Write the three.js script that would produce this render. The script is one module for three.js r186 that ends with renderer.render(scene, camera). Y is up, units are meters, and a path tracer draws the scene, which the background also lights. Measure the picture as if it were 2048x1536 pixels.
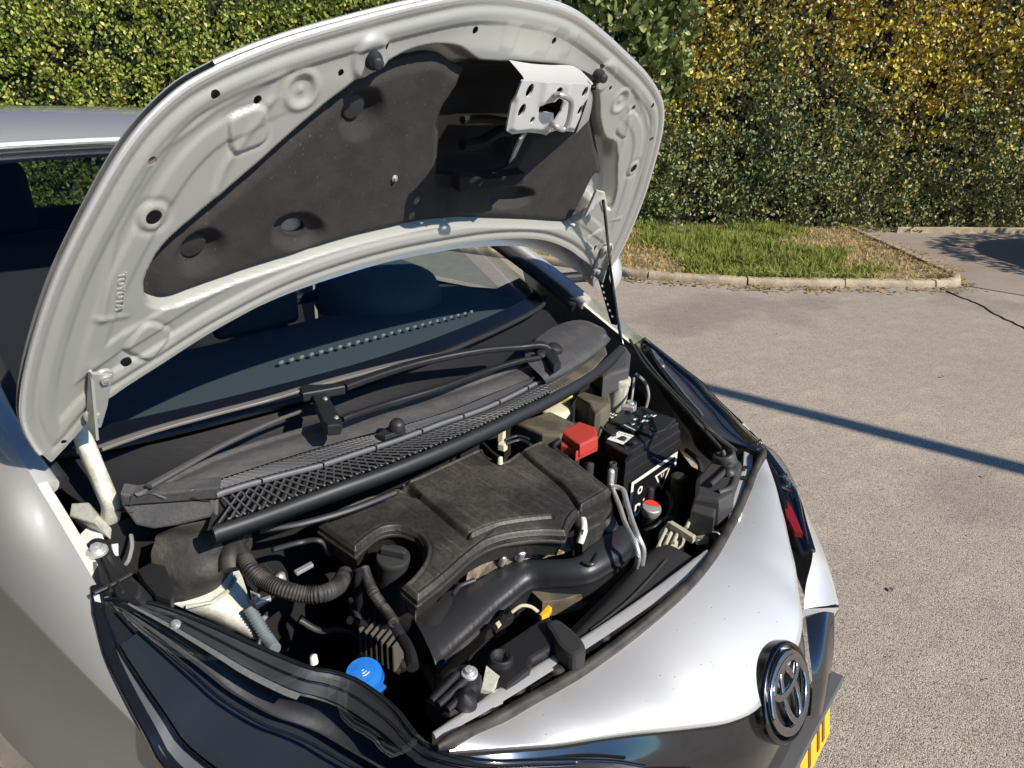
import * as THREE from 'three';
import { Sky } from 'three/addons/objects/Sky.js';
import { RoundedBoxGeometry } from 'three/addons/geometries/RoundedBoxGeometry.js';
import { mergeGeometries } from 'three/addons/utils/BufferGeometryUtils.js';
import { FontLoader } from 'three/addons/loaders/FontLoader.js';
import { TextGeometry } from 'three/addons/geometries/TextGeometry.js';

// ---------- camera, sky, sun, exposure ----------
// Car frame: x forwards from the front bumper, y up, z towards the car's right side (nearest the photographer).
const rad = Math.PI / 180, V = (x, y, z) => new THREE.Vector3(x, y, z), v3 = (p) => new THREE.Vector3(p[0], p[1], p[2]);
const scene = new THREE.Scene();
const camera = new THREE.PerspectiveCamera(55.354, 4 / 3, 0.05, 2000);
camera.position.set(0.1474, 1.5148, 1.0095);
camera.rotation.set(-20.93 * rad, 38.047 * rad, 1.281 * rad, 'YXZ');
scene.add(camera);
const SUN_EL = 37 * rad, SUN = V(Math.cos(SUN_EL), Math.sin(SUN_EL), 0);
const sky = new Sky();
sky.name = 'sky'; sky.userData.kind = 'structure';
sky.scale.setScalar(900);
sky.material.uniforms.sunPosition.value.copy(SUN);
sky.material.uniforms.turbidity.value = 4;
sky.material.uniforms.rayleigh.value = 0.55;
sky.material.uniforms.mieCoefficient.value = 0.005;
sky.material.uniforms.cloudCoverage.value = 0;
scene.add(sky);
scene.environmentIntensity = 0.18;
const sun = new THREE.DirectionalLight(new THREE.Color(1, 0.9, 0.76), 5);
sun.name = 'sun'; sun.position.copy(SUN).multiplyScalar(30); sun.castShadow = true;
sun.shadow.mapSize.set(4096, 4096);
Object.assign(sun.shadow.camera, { left: -16, right: 16, top: 16, bottom: -16, near: 1, far: 80 });
scene.add(sun, sun.target);
const renderer = new THREE.WebGLRenderer({ antialias: true });
renderer.setSize(1024, 768);
renderer.toneMapping = THREE.LinearToneMapping;
renderer.toneMappingExposure = 1.26;
renderer.shadowMap.enabled = true;

// ---------- helpers ----------
let seed = 7;
const rnd = () => { seed = (seed * 1664525 + 1013904223) >>> 0; return seed / 4294967296; };
const lerp = (a, b, t) => a + (b - a) * t, clamp = (x, a = 0, b = 1) => Math.min(b, Math.max(a, x));
const sstep = (a, b, x) => { const t = clamp((x - a) / (b - a)); return t * t * (3 - 2 * t); };
const hash = (x, y, s) => { let h = (x * 374761393 + y * 668265263 + s * 982451653) | 0; h = Math.imul(h ^ (h >>> 13), 1274126177); return ((h ^ (h >>> 16)) >>> 0) / 4294967296; };
function vnoise(x, y, per, s) {
  const xi = Math.floor(x), yi = Math.floor(y), fx = x - xi, fy = y - yi, m = (a) => ((a % per) + per) % per, u = fx * fx * (3 - 2 * fx), w = fy * fy * (3 - 2 * fy);
  return lerp(lerp(hash(m(xi), m(yi), s), hash(m(xi + 1), m(yi), s), u), lerp(hash(m(xi), m(yi + 1), s), hash(m(xi + 1), m(yi + 1), s), u), w);
}
function fbm(x, y, per, s, oct = 4) { let a = 0.5, r = 0, t = 0; for (let i = 0; i < oct; i++) { r += a * vnoise(x, y, per, s + i); t += a; x *= 2; y *= 2; per *= 2; a *= 0.5; } return r / t; }
function tex(n, fn, srgb) {           // fn(u, v) gives linear r, g, b in 0..1
  const d = new Uint8Array(n * n * 4), g = (x) => Math.round(255 * clamp(srgb ? (x <= 0.0031308 ? 12.92 * x : 1.055 * Math.pow(x, 1 / 2.4) - 0.055) : x));
  for (let j = 0; j < n; j++) for (let i = 0; i < n; i++) { const c = fn(i / n, j / n, i, j), k = (j * n + i) * 4; d[k] = g(c[0]); d[k + 1] = g(c[1]); d[k + 2] = g(c[2]); d[k + 3] = 255; }
  const t = new THREE.DataTexture(d, n, n, THREE.RGBAFormat); t.wrapS = t.wrapT = THREE.RepeatWrapping; t.magFilter = THREE.LinearFilter; t.minFilter = THREE.LinearMipmapLinearFilter;
  if (srgb) t.colorSpace = THREE.SRGBColorSpace; t.needsUpdate = true; return t;
}
const rep = (t, k) => { const c = t.clone(); c.repeat.set(k, k); return c; };
const lin = (r, g, b) => new THREE.Color().setRGB(r, g, b);
const std = (c, rough, o = {}) => new THREE.MeshStandardMaterial({ color: lin(...c), roughness: rough, side: THREE.DoubleSide, ...o });
const phys = (c, rough, o = {}) => new THREE.MeshPhysicalMaterial({ color: lin(...c), roughness: rough, side: THREE.DoubleSide, ...o });

const used = {};
const numbered = (n) => { used[n] = (used[n] || 0) + 1; return used[n] === 1 ? n : n + '_' + String(used[n] - 1).padStart(3, '0'); };
function thing(name, label, category, pos = [0, 0, 0], group) {
  const g = new THREE.Group(); g.name = numbered(name); g.position.set(...pos); g.userData = { label, category }; if (group) g.userData.group = group; scene.add(g); return g;
}
function part(name, geos, mat, parent, label) {
  const list = [].concat(geos).map((g) => { g = g.index ? g.toNonIndexed() : g; for (const k of Object.keys(g.attributes)) if (!['position', 'normal', 'uv'].includes(k)) g.deleteAttribute(k); return g; });
  const m = new THREE.Mesh(list.length > 1 ? mergeGeometries(list) : list[0], mat);
  m.name = name; m.castShadow = m.receiveShadow = true; if (label) m.userData.label = label; (parent || scene).add(m); return m;
}
// Catmull-Rom through points (a doubled point is a corner); n samples per span
function smooth(pts, n = 8, closed = false) {
  const out = [], N = pts.length, at = (i) => closed ? pts[(i + N) % N] : pts[clamp(i, 0, N - 1)], same = (a, b) => a.every((x, i) => Math.abs(x - b[i]) < 1e-9);
  for (let i = 0; i < (closed ? N : N - 1); i++) {
    let p0 = at(i - 1), p1 = at(i), p2 = at(i + 1), p3 = at(i + 2);
    if (same(p1, p2)) continue;
    if (same(p0, p1)) p0 = p1; if (same(p3, p2)) p3 = p2;
    for (let k = 0; k < n; k++) { const t = k / n, t2 = t * t, t3 = t2 * t; out.push(p1.map((_, c) => 0.5 * (2 * p1[c] + (p2[c] - p0[c]) * t + (2 * p0[c] - 5 * p1[c] + 4 * p2[c] - p3[c]) * t2 + (3 * p1[c] - p0[c] - 3 * p2[c] + p3[c]) * t3))); }
  }
  if (!closed) out.push(pts[N - 1].slice());
  return out;
}
function resample(pts, n) {
  const s = [0]; for (let i = 1; i < pts.length; i++) s.push(s[i - 1] + Math.hypot(...pts[i].map((x, c) => x - pts[i - 1][c])));
  const out = []; let k = 0;
  for (let i = 0; i < n; i++) { const t = s[s.length - 1] * i / (n - 1); while (k < s.length - 2 && s[k + 1] < t) k++; const f = clamp((t - s[k]) / Math.max(1e-9, s[k + 1] - s[k])); out.push(pts[k].map((x, c) => lerp(x, pts[k + 1][c], f))); }
  return out;
}
function gridGeo(rows, uvs) {         // rows[j][i] points
  const h = rows.length, w = rows[0].length, pos = [], uv = [], idx = []; let vv = 0;
  for (let j = 0; j < h; j++) { let uu = 0; if (j) vv += Math.hypot(...rows[j][w >> 1].map((x, c) => x - rows[j - 1][w >> 1][c])); for (let i = 0; i < w; i++) { if (i) uu += Math.hypot(...rows[j][i].map((x, c) => x - rows[j][i - 1][c])); pos.push(...rows[j][i]); uv.push(uu, vv); } }
  for (let j = 0; j < h - 1; j++) for (let i = 0; i < w - 1; i++) { const a = j * w + i, b = a + 1, c = a + w, d = c + 1; idx.push(a, b, d, a, d, c); }
  const g = new THREE.BufferGeometry(); g.setAttribute('position', new THREE.Float32BufferAttribute(pos, 3)); g.setAttribute('uv', new THREE.Float32BufferAttribute(uv, 2)); g.setIndex(idx); g.computeVertexNormals(); return g;
}
function loft(curves, nu = 40, nv = 6, curved = true) {
  const c = curves.map((q) => resample(q.length > 2 ? smooth(q, 6) : q, nu)), rows = [];
  const cols = []; for (let i = 0; i < nu; i++) { const line = c.map((r) => r[i]); cols.push(curved && line.length > 2 ? resample(smooth(line, nv), (c.length - 1) * nv + 1) : resample(line, (c.length - 1) * nv + 1)); }
  for (let j = 0; j < cols[0].length; j++) rows.push(cols.map((q) => q[j]));
  return gridGeo(rows);
}
function sweep(path, prof, up = V(0, 1, 0), closedProf = true, caps = true) {   // prof points [side, up]
  const rows = [], P = path.map(v3);
  for (let i = 0; i < P.length; i++) {
    const t = P[Math.min(i + 1, P.length - 1)].clone().sub(P[Math.max(i - 1, 0)]).normalize(), s = t.clone().cross(up).normalize(), n = s.clone().cross(t).normalize();
    const pr = typeof prof === 'function' ? prof(i / (P.length - 1)) : prof;
    rows.push((closedProf ? [...pr, pr[0]] : pr).map(([a, b]) => P[i].clone().addScaledVector(s, a).addScaledVector(n, b).toArray()));
  }
  const geos = [gridGeo(rows)];
  if (caps && closedProf) for (const e of [rows[0], rows[rows.length - 1]]) { const c = e.slice(1).reduce((a, p) => a.map((x, k) => x + p[k] / (e.length - 1)), [0, 0, 0]); geos.push(gridGeo([e, e.map(() => c)])); }
  return geos.length > 1 ? mergeGeometries(geos.map((g) => g.toNonIndexed())) : geos[0];
}
const ring = (r, n = 10, ry = r) => Array.from({ length: n }, (_, i) => [r * Math.cos(i / n * 2 * Math.PI), ry * Math.sin(i / n * 2 * Math.PI)]);
const rrect = (w, h, r = Math.min(w, h) * 0.3) => { const o = []; for (const [cx, cy, a] of [[w / 2 - r, h / 2 - r, 0], [-w / 2 + r, h / 2 - r, 90], [-w / 2 + r, -h / 2 + r, 180], [w / 2 - r, -h / 2 + r, 270]]) for (let k = 0; k <= 3; k++) o.push([cx + r * Math.cos((a + k * 30) * rad), cy + r * Math.sin((a + k * 30) * rad)]); return o; };
const tube = (pts, r, n = 8, seg = 8) => sweep(pts.length > 2 ? smooth(pts, seg) : pts, typeof r === 'function' ? (t) => ring(r(t), n) : ring(r, n), Math.abs(pts[1][1] - pts[0][1]) > 0.8 * Math.hypot(pts[1][0] - pts[0][0], pts[1][1] - pts[0][1], pts[1][2] - pts[0][2]) ? V(1, 0, 0.01) : V(0, 1, 0.01));
function ribbed(pts, r, pitch = 0.0045, depth = 0.0022, n = 12) {
  const s = smooth(pts, 10); let L = 0; for (let i = 1; i < s.length; i++) L += Math.hypot(...s[i].map((x, c) => x - s[i - 1][c]));
  const k = Math.round(L / pitch), path = resample(s, k * 4 + 1);
  return sweep(path, (t) => ring(r - depth * (0.5 + 0.5 * Math.cos(t * k * 2 * Math.PI)), n), V(0.1, 1, 0.05));
}
function box(w, h, d, p, ry = 0, r = 0.004, rx = 0, rz = 0) { const g = new RoundedBoxGeometry(w, h, d, 2, Math.min(r, w / 2.1, h / 2.1, d / 2.1)); g.applyMatrix4(new THREE.Matrix4().compose(v3(p), new THREE.Quaternion().setFromEuler(new THREE.Euler(rx, ry, rz, 'YXZ')), V(1, 1, 1))); return g; }
function place(g, p, dir = [0, 1, 0]) { g.applyMatrix4(new THREE.Matrix4().compose(v3(p), new THREE.Quaternion().setFromUnitVectors(V(0, 1, 0), v3(dir).normalize()), V(1, 1, 1))); return g; }
const lathe = (prof, p, dir, n = 28) => place(new THREE.LatheGeometry(prof.map(([r, y]) => new THREE.Vector2(r, y)), n), p, dir);
const bolt = (p, dir, r = 0.009) => { const hex = new THREE.CylinderGeometry(r * 0.58, r * 0.62, r * 0.5, 6); hex.translate(0, r * 0.32, 0); return [lathe([[0, 0.12 * r], [r * 0.9, 0.1 * r], [r, 0], [r, -0.3 * r]], p, dir, 20), place(hex, p, dir), lathe([[0, r * 0.6], [r * 0.3, r * 0.62], [r * 0.34, r * 0.5]], p, dir, 12)]; };
// flat outline (3D polygon) extruded against its normal by th, bevelled
function plate(pts, th = 0.004, bev = 0.0012, holes = []) {
  const P = pts.map(v3), n = V(0, 0, 0), c = V(0, 0, 0);
  P.forEach((a, i) => { const b = P[(i + 1) % P.length]; n.x += (a.y - b.y) * (a.z + b.z); n.y += (a.z - b.z) * (a.x + b.x); n.z += (a.x - b.x) * (a.y + b.y); c.addScaledVector(a, 1 / P.length); });
  n.normalize(); if (n.y + 0.5 * n.x + 0.3 * n.z < 0) n.negate();
  const A = P[1].clone().sub(P[0]); A.addScaledVector(n, -A.dot(n)).normalize(); const B = n.clone().cross(A);
  const to = (q) => { const d = v3(q).sub(c); return new THREE.Vector2(d.dot(A), d.dot(B)); };
  const sh = new THREE.Shape(pts.map(to)); for (const h of holes) sh.holes.push(new THREE.Path(h.map(to)));
  const g = new THREE.ExtrudeGeometry(sh, { depth: th, bevelEnabled: bev > 0, bevelThickness: bev, bevelSize: bev, bevelOffset: -bev, bevelSegments: 2 });
  g.translate(0, 0, -th - bev); g.applyMatrix4(new THREE.Matrix4().makeBasis(A, B, n).setPosition(c)); return g;
}
// ---- sheet: a height field over a closed outline in the plane frame (O, A, B, N), cut along the outline, with rim walls ----
function polySd(poly) {
  return (x, y) => { let d = 1e9, ins = false; for (let i = 0, n = poly.length, j = n - 1; i < n; j = i++) { const a = poly[j], b = poly[i], ex = b[0] - a[0], ey = b[1] - a[1], wx = x - a[0], wy = y - a[1], t = clamp((wx * ex + wy * ey) / (ex * ex + ey * ey + 1e-18)), qx = wx - ex * t, qy = wy - ey * t; d = Math.min(d, qx * qx + qy * qy); if ((a[1] > y) !== (b[1] > y) && x < ex * (y - a[1]) / (ey || 1e-12) + a[0]) ins = !ins; } d = Math.sqrt(d); return ins ? d : -d; };
}
function lineD(line) { return (x, y) => { let d = 1e9; for (let i = 1; i < line.length; i++) { const a = line[i - 1], b = line[i], ex = b[0] - a[0], ey = b[1] - a[1], wx = x - a[0], wy = y - a[1], t = clamp((wx * ex + wy * ey) / (ex * ex + ey * ey + 1e-18)), qx = wx - ex * t, qy = wy - ey * t; d = Math.min(d, qx * qx + qy * qy); } return Math.sqrt(d); }; }
const bump = (d, w) => d > 2.5 * w ? 0 : Math.exp(-d * d / (w * w));
function sheet(F, outline, { step = 0.005, h = () => 0, holes = [], thick = 0.004 } = {}) {
  const [O, A, B, N] = F.map(v3), so = polySd(outline), sh = holes.map(polySd);
  const xs = outline.map((p) => p[0]), ys = outline.map((p) => p[1]), x0 = Math.min(...xs) - step, y0 = Math.min(...ys) - step, nx = Math.ceil((Math.max(...xs) + step - x0) / step) + 1, ny = Math.ceil((Math.max(...ys) + step - y0) / step) + 1;
  const sd = new Float64Array(nx * ny), od = new Float64Array(nx * ny); for (let j = 0; j < ny; j++) for (let i = 0; i < nx; i++) { const x = x0 + i * step, y = y0 + j * step; let d = so(x, y); od[j * nx + i] = d; if (d > -0.05) for (const f of sh) d = Math.min(d, -f(x, y)); sd[j * nx + i] = Math.abs(d) < 1e-7 ? 1e-7 : d; }
  const pos = [], uv = [], idx = [], map = new Map(), ab = [];
  const add = (a, b, s) => { const z = h(a, b, s), p = O.clone().addScaledVector(A, a).addScaledVector(B, b).addScaledVector(N, z); pos.push(p.x, p.y, p.z); uv.push(a, b); ab.push([a, b, z]); return ab.length - 1; };
  const node = (k) => { let v = map.get(k); if (v === undefined) { v = add(x0 + (k % nx) * step, y0 + Math.floor(k / nx) * step, od[k]); map.set(k, v); } return v; };
  const cut = (k, l) => { const key = k < l ? k + '_' + l : l + '_' + k; let v = map.get(key); if (v === undefined) { const t = sd[k] / (sd[k] - sd[l]), ka = k % nx, kb = Math.floor(k / nx), la = l % nx, lb = Math.floor(l / nx); v = add(x0 + lerp(ka, la, t) * step, y0 + lerp(kb, lb, t) * step, Math.max(0, lerp(od[k], od[l], t))); map.set(key, v); } return v; };
  const rim = [];
  const tri = (k) => { const q = []; let prevCut = -1; const cuts = []; for (let e = 0; e < 3; e++) { const a = k[e], b = k[(e + 1) % 3], ia = sd[a] > 0, ib = sd[b] > 0; if (ia) q.push(node(a)); if (ia !== ib) { const c = cut(a, b); q.push(c); cuts.push([c, ia]); } } if (q.length < 3) return; for (let e = 1; e < q.length - 1; e++) idx.push(q[0], q[e], q[e + 1]); if (cuts.length === 2) { const [o, i2] = cuts[0][1] ? [cuts[0][0], cuts[1][0]] : [cuts[1][0], cuts[0][0]]; rim.push([o, i2]); } };
  for (let j = 0; j < ny - 1; j++) for (let i = 0; i < nx - 1; i++) { const a = j * nx + i, b = a + 1, c = a + nx, d = c + 1; if ((i + j) % 2) { tri([a, b, c]); tri([b, d, c]); } else { tri([a, b, d]); tri([a, d, c]); } }
  const g = new THREE.BufferGeometry(); g.setAttribute('position', new THREE.Float32BufferAttribute(pos, 3)); g.setAttribute('uv', new THREE.Float32BufferAttribute(uv, 2)); g.setIndex(idx); g.computeVertexNormals();
  if (!thick) return g;
  const wp = [], wu = []; const low = (i) => { const [a, b, z] = ab[i]; return O.clone().addScaledVector(A, a).addScaledVector(B, b).addScaledVector(N, z - thick).toArray(); };
  for (const [i, k] of rim) { const p = pos.slice(i * 3, i * 3 + 3), q = pos.slice(k * 3, k * 3 + 3), pl = low(i), ql = low(k); wp.push(...p, ...pl, ...q, ...q, ...pl, ...ql); const u = ab[i][0] + ab[i][1], w = ab[k][0] + ab[k][1]; wu.push(u, 0, u, thick, w, 0, w, 0, u, thick, w, thick); }
  const wg = new THREE.BufferGeometry(); wg.setAttribute('position', new THREE.Float32BufferAttribute(wp, 3)); wg.setAttribute('uv', new THREE.Float32BufferAttribute(wu, 2)); wg.computeVertexNormals();
  return mergeGeometries([g.toNonIndexed(), wg]);
}
const circ = (x, y, rx, ry = rx, rot = 0, n = 20) => Array.from({ length: n }, (_, i) => { const a = i / n * 2 * Math.PI, c = rx * Math.cos(a), s = ry * Math.sin(a); return [x + c * Math.cos(rot) - s * Math.sin(rot), y + c * Math.sin(rot) + s * Math.cos(rot)]; });
const mirz = (p) => p.map(([x, y, z]) => [x, y, -z]);
const HOOD = [[-0.909, 1.044, 0], [0, 0, -1], [0.449, 0.8935, 0], [0.8935, -0.449, 0]];
const COV = [[-0.75, 0.86, 0], [0.989, -0.148, 0], [0, 0, -1], [0.148, 0.989, 0]];
const on = (F, a, b, n = 0) => F[0].map((x, c) => x + F[1][c] * a + F[2][c] * b + F[3][c] * n);
const shift = (pts, d) => pts.map((p) => p.map((x, c) => x + d[c]));

// ---------- materials ----------
const nz = tex(512, (u, v) => { const f = fbm(u * 8, v * 8, 8, 3, 6), g = fbm(u * 64, v * 64, 64, 9, 3); return [f, g, (f + g) / 2]; });
const dustTex = (c1, c2, s, k = 6) => tex(512, (u, v) => { const f = sstep(0.38, 0.66, fbm(u * k, v * k, k, s, 6)), g = 0.75 + 0.5 * fbm(u * 96, v * 96, 96, s + 20, 2); return c1.map((x, i) => lerp(x, c2[i], f) * g); }, true);
const flake = tex(512, (u, v, i, j) => { const a = hash(i, j, 5), b = hash(i >> 1, j >> 1, 6); const q = 0.9 + 0.2 * a * b; return [q, q, q]; });
const coverTex = tex(1024, (u, v, i, j) => { const f = sstep(0.42, 0.68, fbm(u * 5, v * 5, 5, 61, 6)), g = 0.6 + 0.8 * fbm(u * 120, v * 120, 120, 81, 2), sc = fbm(u * 9 + v * 4, v * 150, 150, 33, 2) > 0.73 ? 1.5 : 1, sp = hash(i >> 1, j >> 1, 12) > 0.985 ? 1.9 : 1; return [lerp(0.022, 0.05, f), lerp(0.021, 0.045, f), lerp(0.0195, 0.037, f)].map((x) => x * g * sc * sp); }, true);
const M = {};
M.paint = phys([0.93, 0.92, 0.87], 0.45, { metalness: 0.73, clearcoat: 1, clearcoatRoughness: 0.03 });
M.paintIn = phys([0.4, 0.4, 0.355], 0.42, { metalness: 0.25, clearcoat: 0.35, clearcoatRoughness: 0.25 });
M.cream = phys([0.55, 0.54, 0.47], 0.5, { clearcoat: 0.2, clearcoatRoughness: 0.3, map: rep(dustTex([0.95, 0.95, 0.95], [0.7, 0.68, 0.6], 31), 3) });
M.bracket = phys([0.58, 0.58, 0.55], 0.45, { metalness: 0.15, clearcoat: 0.2 });  // lighter than paintIn: direct sun on the latch bracket put into its colour
M.felt = std([1, 1, 1], 0.95, { map: rep(tex(512, (u, v, i, j) => { const f = fbm(u * 10, v * 10, 10, 41, 5), g = hash(i, j, 42) * 0.6 + hash(i >> 1, j >> 1, 43) * 0.4; const q = 0.017 + 0.016 * f + 0.014 * (g - 0.5); const s = hash(i >> 1, j >> 2, 47) > 0.997 ? 0.05 : 0; return [q * 1.16 + s, q * 1.02 + s, q * 0.95 + s]; }, true), 2.6), bumpMap: rep(nz, 5), bumpScale: 0.002 });
M.glossBlack = phys([0.008, 0.009, 0.011], 0.12, { clearcoat: 1, clearcoatRoughness: 0.03 });
M.black = std([0.014, 0.014, 0.015], 0.5, { bumpMap: rep(nz, 10), bumpScale: 0.0004 });
M.blackMatt = std([0.02, 0.02, 0.02], 0.78);
M.deep = std([0.006, 0.006, 0.006], 0.9);
M.rubber = std([1, 1, 1], 0.62, { map: rep(dustTex([0.014, 0.0135, 0.013], [0.042, 0.036, 0.028], 51), 5) });
M.rubberClean = std([0.02, 0.021, 0.023], 0.5);
M.cowl = std([1, 1, 1], 0.55, { map: rep(dustTex([0.062, 0.062, 0.063], [0.078, 0.076, 0.073], 55, 10), 4), bumpMap: rep(nz, 14), bumpScale: 0.0005 });
M.cover = std([1, 1, 1], 0.52, { map: rep(coverTex, 1.6), bumpMap: rep(nz, 8), bumpScale: 0.0006 });
M.drape = std([1, 1, 1], 0.7, { map: rep(dustTex([0.028, 0.026, 0.023], [0.06, 0.053, 0.042], 65, 5), 4), bumpMap: rep(nz, 5), bumpScale: 0.003 });
M.duct = std([0.018, 0.019, 0.021], 0.42, { bumpMap: rep(nz, 20), bumpScale: 0.0003 });
M.hose = std([1, 1, 1], 0.6, { map: rep(dustTex([0.017, 0.016, 0.015], [0.05, 0.043, 0.034], 71, 5), 7) });
M.steel = std([0.55, 0.54, 0.5], 0.45, { metalness: 0.7 });
M.alu = std([0.7, 0.7, 0.68], 0.42, { metalness: 0.7 });
M.oldMetal = std([1, 1, 1], 0.6, { metalness: 0.5, map: rep(dustTex([0.36, 0.28, 0.2], [0.13, 0.1, 0.07], 75, 6), 9), bumpMap: rep(nz, 9), bumpScale: 0.004 });
M.chrome = phys([0.42, 0.42, 0.43], 0.14, { metalness: 1 });
M.darkChrome = phys([0.16, 0.16, 0.17], 0.2, { metalness: 1 });
M.glass = phys([0.8, 0.86, 0.88], 0.015, { transmission: 1, thickness: 0, ior: 1.5 });
M.lens = phys([0.93, 0.95, 0.97], 0.02, { transmission: 1, thickness: 0, ior: 1.55 });
M.red = std([0.42, 0.045, 0.03], 0.55, { bumpMap: rep(nz, 10), bumpScale: 0.0006 });
M.white = std([0.75, 0.75, 0.72], 0.5);
M.ivory = std([0.62, 0.58, 0.42], 0.5);
M.olive = std([1, 1, 1], 0.65, { map: rep(dustTex([0.07, 0.062, 0.045], [0.13, 0.11, 0.075], 81, 5), 5) });
M.blue = std([0.0, 0.17, 0.62], 0.5, { bumpMap: rep(nz, 30), bumpScale: 0.0006 });
M.yellow = std([0.75, 0.42, 0.02], 0.5);
M.dash = std([0.055, 0.075, 0.082], 0.75);
M.seat = std([0.01, 0.011, 0.014], 0.9);

// ---------- setting: ground, verge, kerb ----------
const asphaltMap = tex(1024, (u, v, i, j) => {
  const cell = 128, x = u * cell, y = v * cell, xi = Math.floor(x), yi = Math.floor(y); let d1 = 9, id = 0;
  for (let a = -1; a <= 1; a++) for (let b = -1; b <= 1; b++) { const cx = (xi + a + cell) % cell, cy = (yi + b + cell) % cell, dx = xi + a + hash(cx, cy, 1) - x, dy = yi + b + hash(cx, cy, 2) - y, d = dx * dx + dy * dy; if (d < d1) { d1 = d; id = hash(cx, cy, 3); } }
  const f = fbm(u * 6, v * 6, 6, 17, 4), st = id < 0.16 ? 0.5 : id > 0.9 ? 1.4 : 0.86 + 0.28 * id, q = st * lerp(1.06, 0.78, clamp(d1 * 2.2)) * (0.85 + 0.3 * f), w = hash(xi, yi, 8);
  return [0.395 * q * (0.97 + 0.06 * w), 0.345 * q, 0.285 * q * (1.06 - 0.12 * w)];
}, true);
const aggBump = tex(512, (u, v) => { const cell = 64, x = u * cell, y = v * cell, xi = Math.floor(x), yi = Math.floor(y); let d1 = 9; for (let a = -1; a <= 1; a++) for (let b = -1; b <= 1; b++) { const cx = (xi + a + cell) % cell, cy = (yi + b + cell) % cell, dx = xi + a + hash(cx, cy, 1) - x, dy = yi + b + hash(cx, cy, 2) - y; d1 = Math.min(d1, dx * dx + dy * dy); } const q = 1 - clamp(d1); return [q, q, q]; });
M.asphalt = std([1, 1, 1], 0.92, { map: rep(asphaltMap, 1 / 0.5), bumpMap: rep(aggBump, 1 / 0.25), bumpScale: 0.0022, vertexColors: true });
M.paving = std([1, 1, 1], 0.92, { map: rep(tex(1024, (u, v, i, j) => { const f = fbm(u * 5, v * 5, 5, 91, 5), g = hash(i >> 1, j >> 1, 92); const q = (0.72 + 0.4 * f) * (0.8 + 0.4 * g); return [0.32 * q, 0.265 * q, 0.222 * q]; }, true), 0.5), bumpMap: rep(aggBump, 2), bumpScale: 0.004 });
M.kerb = std([1, 1, 1], 0.9, { map: rep(dustTex([0.42, 0.34, 0.23], [0.3, 0.245, 0.17], 95, 6), 1.2), bumpMap: rep(nz, 2), bumpScale: 0.006 });
M.soil = std([1, 1, 1], 0.97, { map: rep(dustTex([0.3, 0.225, 0.13], [0.16, 0.15, 0.06], 97, 7), 0.6), bumpMap: rep(nz, 2), bumpScale: 0.03 });
M.tar = std([0.02, 0.018, 0.016], 0.9);
const flat = (pts, y) => { const s = new THREE.ShapeGeometry(new THREE.Shape(pts.map((p) => new THREE.Vector2(p[0], -p[2])))); s.rotateX(-Math.PI / 2); s.translate(0, y, 0); return s; };
const struct = (o) => { o.userData.kind = 'structure'; return o; };
{
  const g = new THREE.PlaneGeometry(2, 2, 220, 220); g.rotateX(-Math.PI / 2); const uv = g.attributes.uv, ps = g.attributes.position, vc = [], sp = (t) => Math.sign(t) * (Math.abs(t) * 12 + 188 * Math.pow(Math.abs(t), 6)); for (let i = 0; i < uv.count; i++) { const x = sp(ps.getX(i)) - 1, z = sp(ps.getZ(i)) - 4; ps.setXYZ(i, x, 0, z); uv.setXY(i, x, z); const f = fbm(x * 0.35 + 60, z * 0.35 + 60, 512, 7, 5), s = fbm(x * 1.3 + 80, z * 1.3 + 80, 512, 19, 4), q = 0.84 + 0.32 * f - 0.22 * sstep(0.6, 0.72, s); vc.push(q, q * 0.995, q * 0.985); } g.setAttribute('color', new THREE.Float32BufferAttribute(vc, 3)); g.computeVertexNormals();
  const road = new THREE.Mesh(g, M.asphalt); road.name = 'road'; road.receiveShadow = road.castShadow = true; road.userData.label = 'pale fine grained asphalt with darker worn patches'; scene.add(struct(road));
}
const HED = { o: V(-4.574, 0, -7.961), u: V(0.722, 0, -0.692), n: V(0.692, 0, 0.722) };
const hp = (s, y, d) => [HED.o.x + HED.u.x * s + HED.n.x * d, y, HED.o.z + HED.u.z * s + HED.n.z * d];
const KERB = [[-3.8525,0,-5.0815],[-3.3313,0,-5.0777],[-2.92,0,-5.2064],[-2.5167,0,-5.4212],[-2.0182,0,-5.7301],[-1.5227,0,-6.1737],[-1.0567,0,-6.5889],[-.831,0,-6.8033]];
{ // extend the kerb out of sight behind the car, follow the rounded corner and the edging back to the hedge
  const d0 = [KERB[0][0] - KERB[1][0], 0, KERB[0][2] - KERB[1][2]], k = 6 / Math.hypot(d0[0], d0[2]);
  KERB.unshift([KERB[0][0] + d0[0] * k, 0, KERB[0][2] + d0[2] * k + 0.8]);
}
const EDGE = [[-.7932,0,-7.0648],[-.848,0,-7.2492],[-1.1883,0,-7.7397],[-1.6259,0,-8.3996],[-2.4647,0,-9.6644]];
const run = smooth([...KERB, ...EDGE.slice(0, 1), EDGE[1], EDGE[1], ...EDGE.slice(2)], 6);
const kerb = thing('kerb', 'weathered concrete kerb edging the grass verge in front of the hedge', 'kerb');
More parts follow.
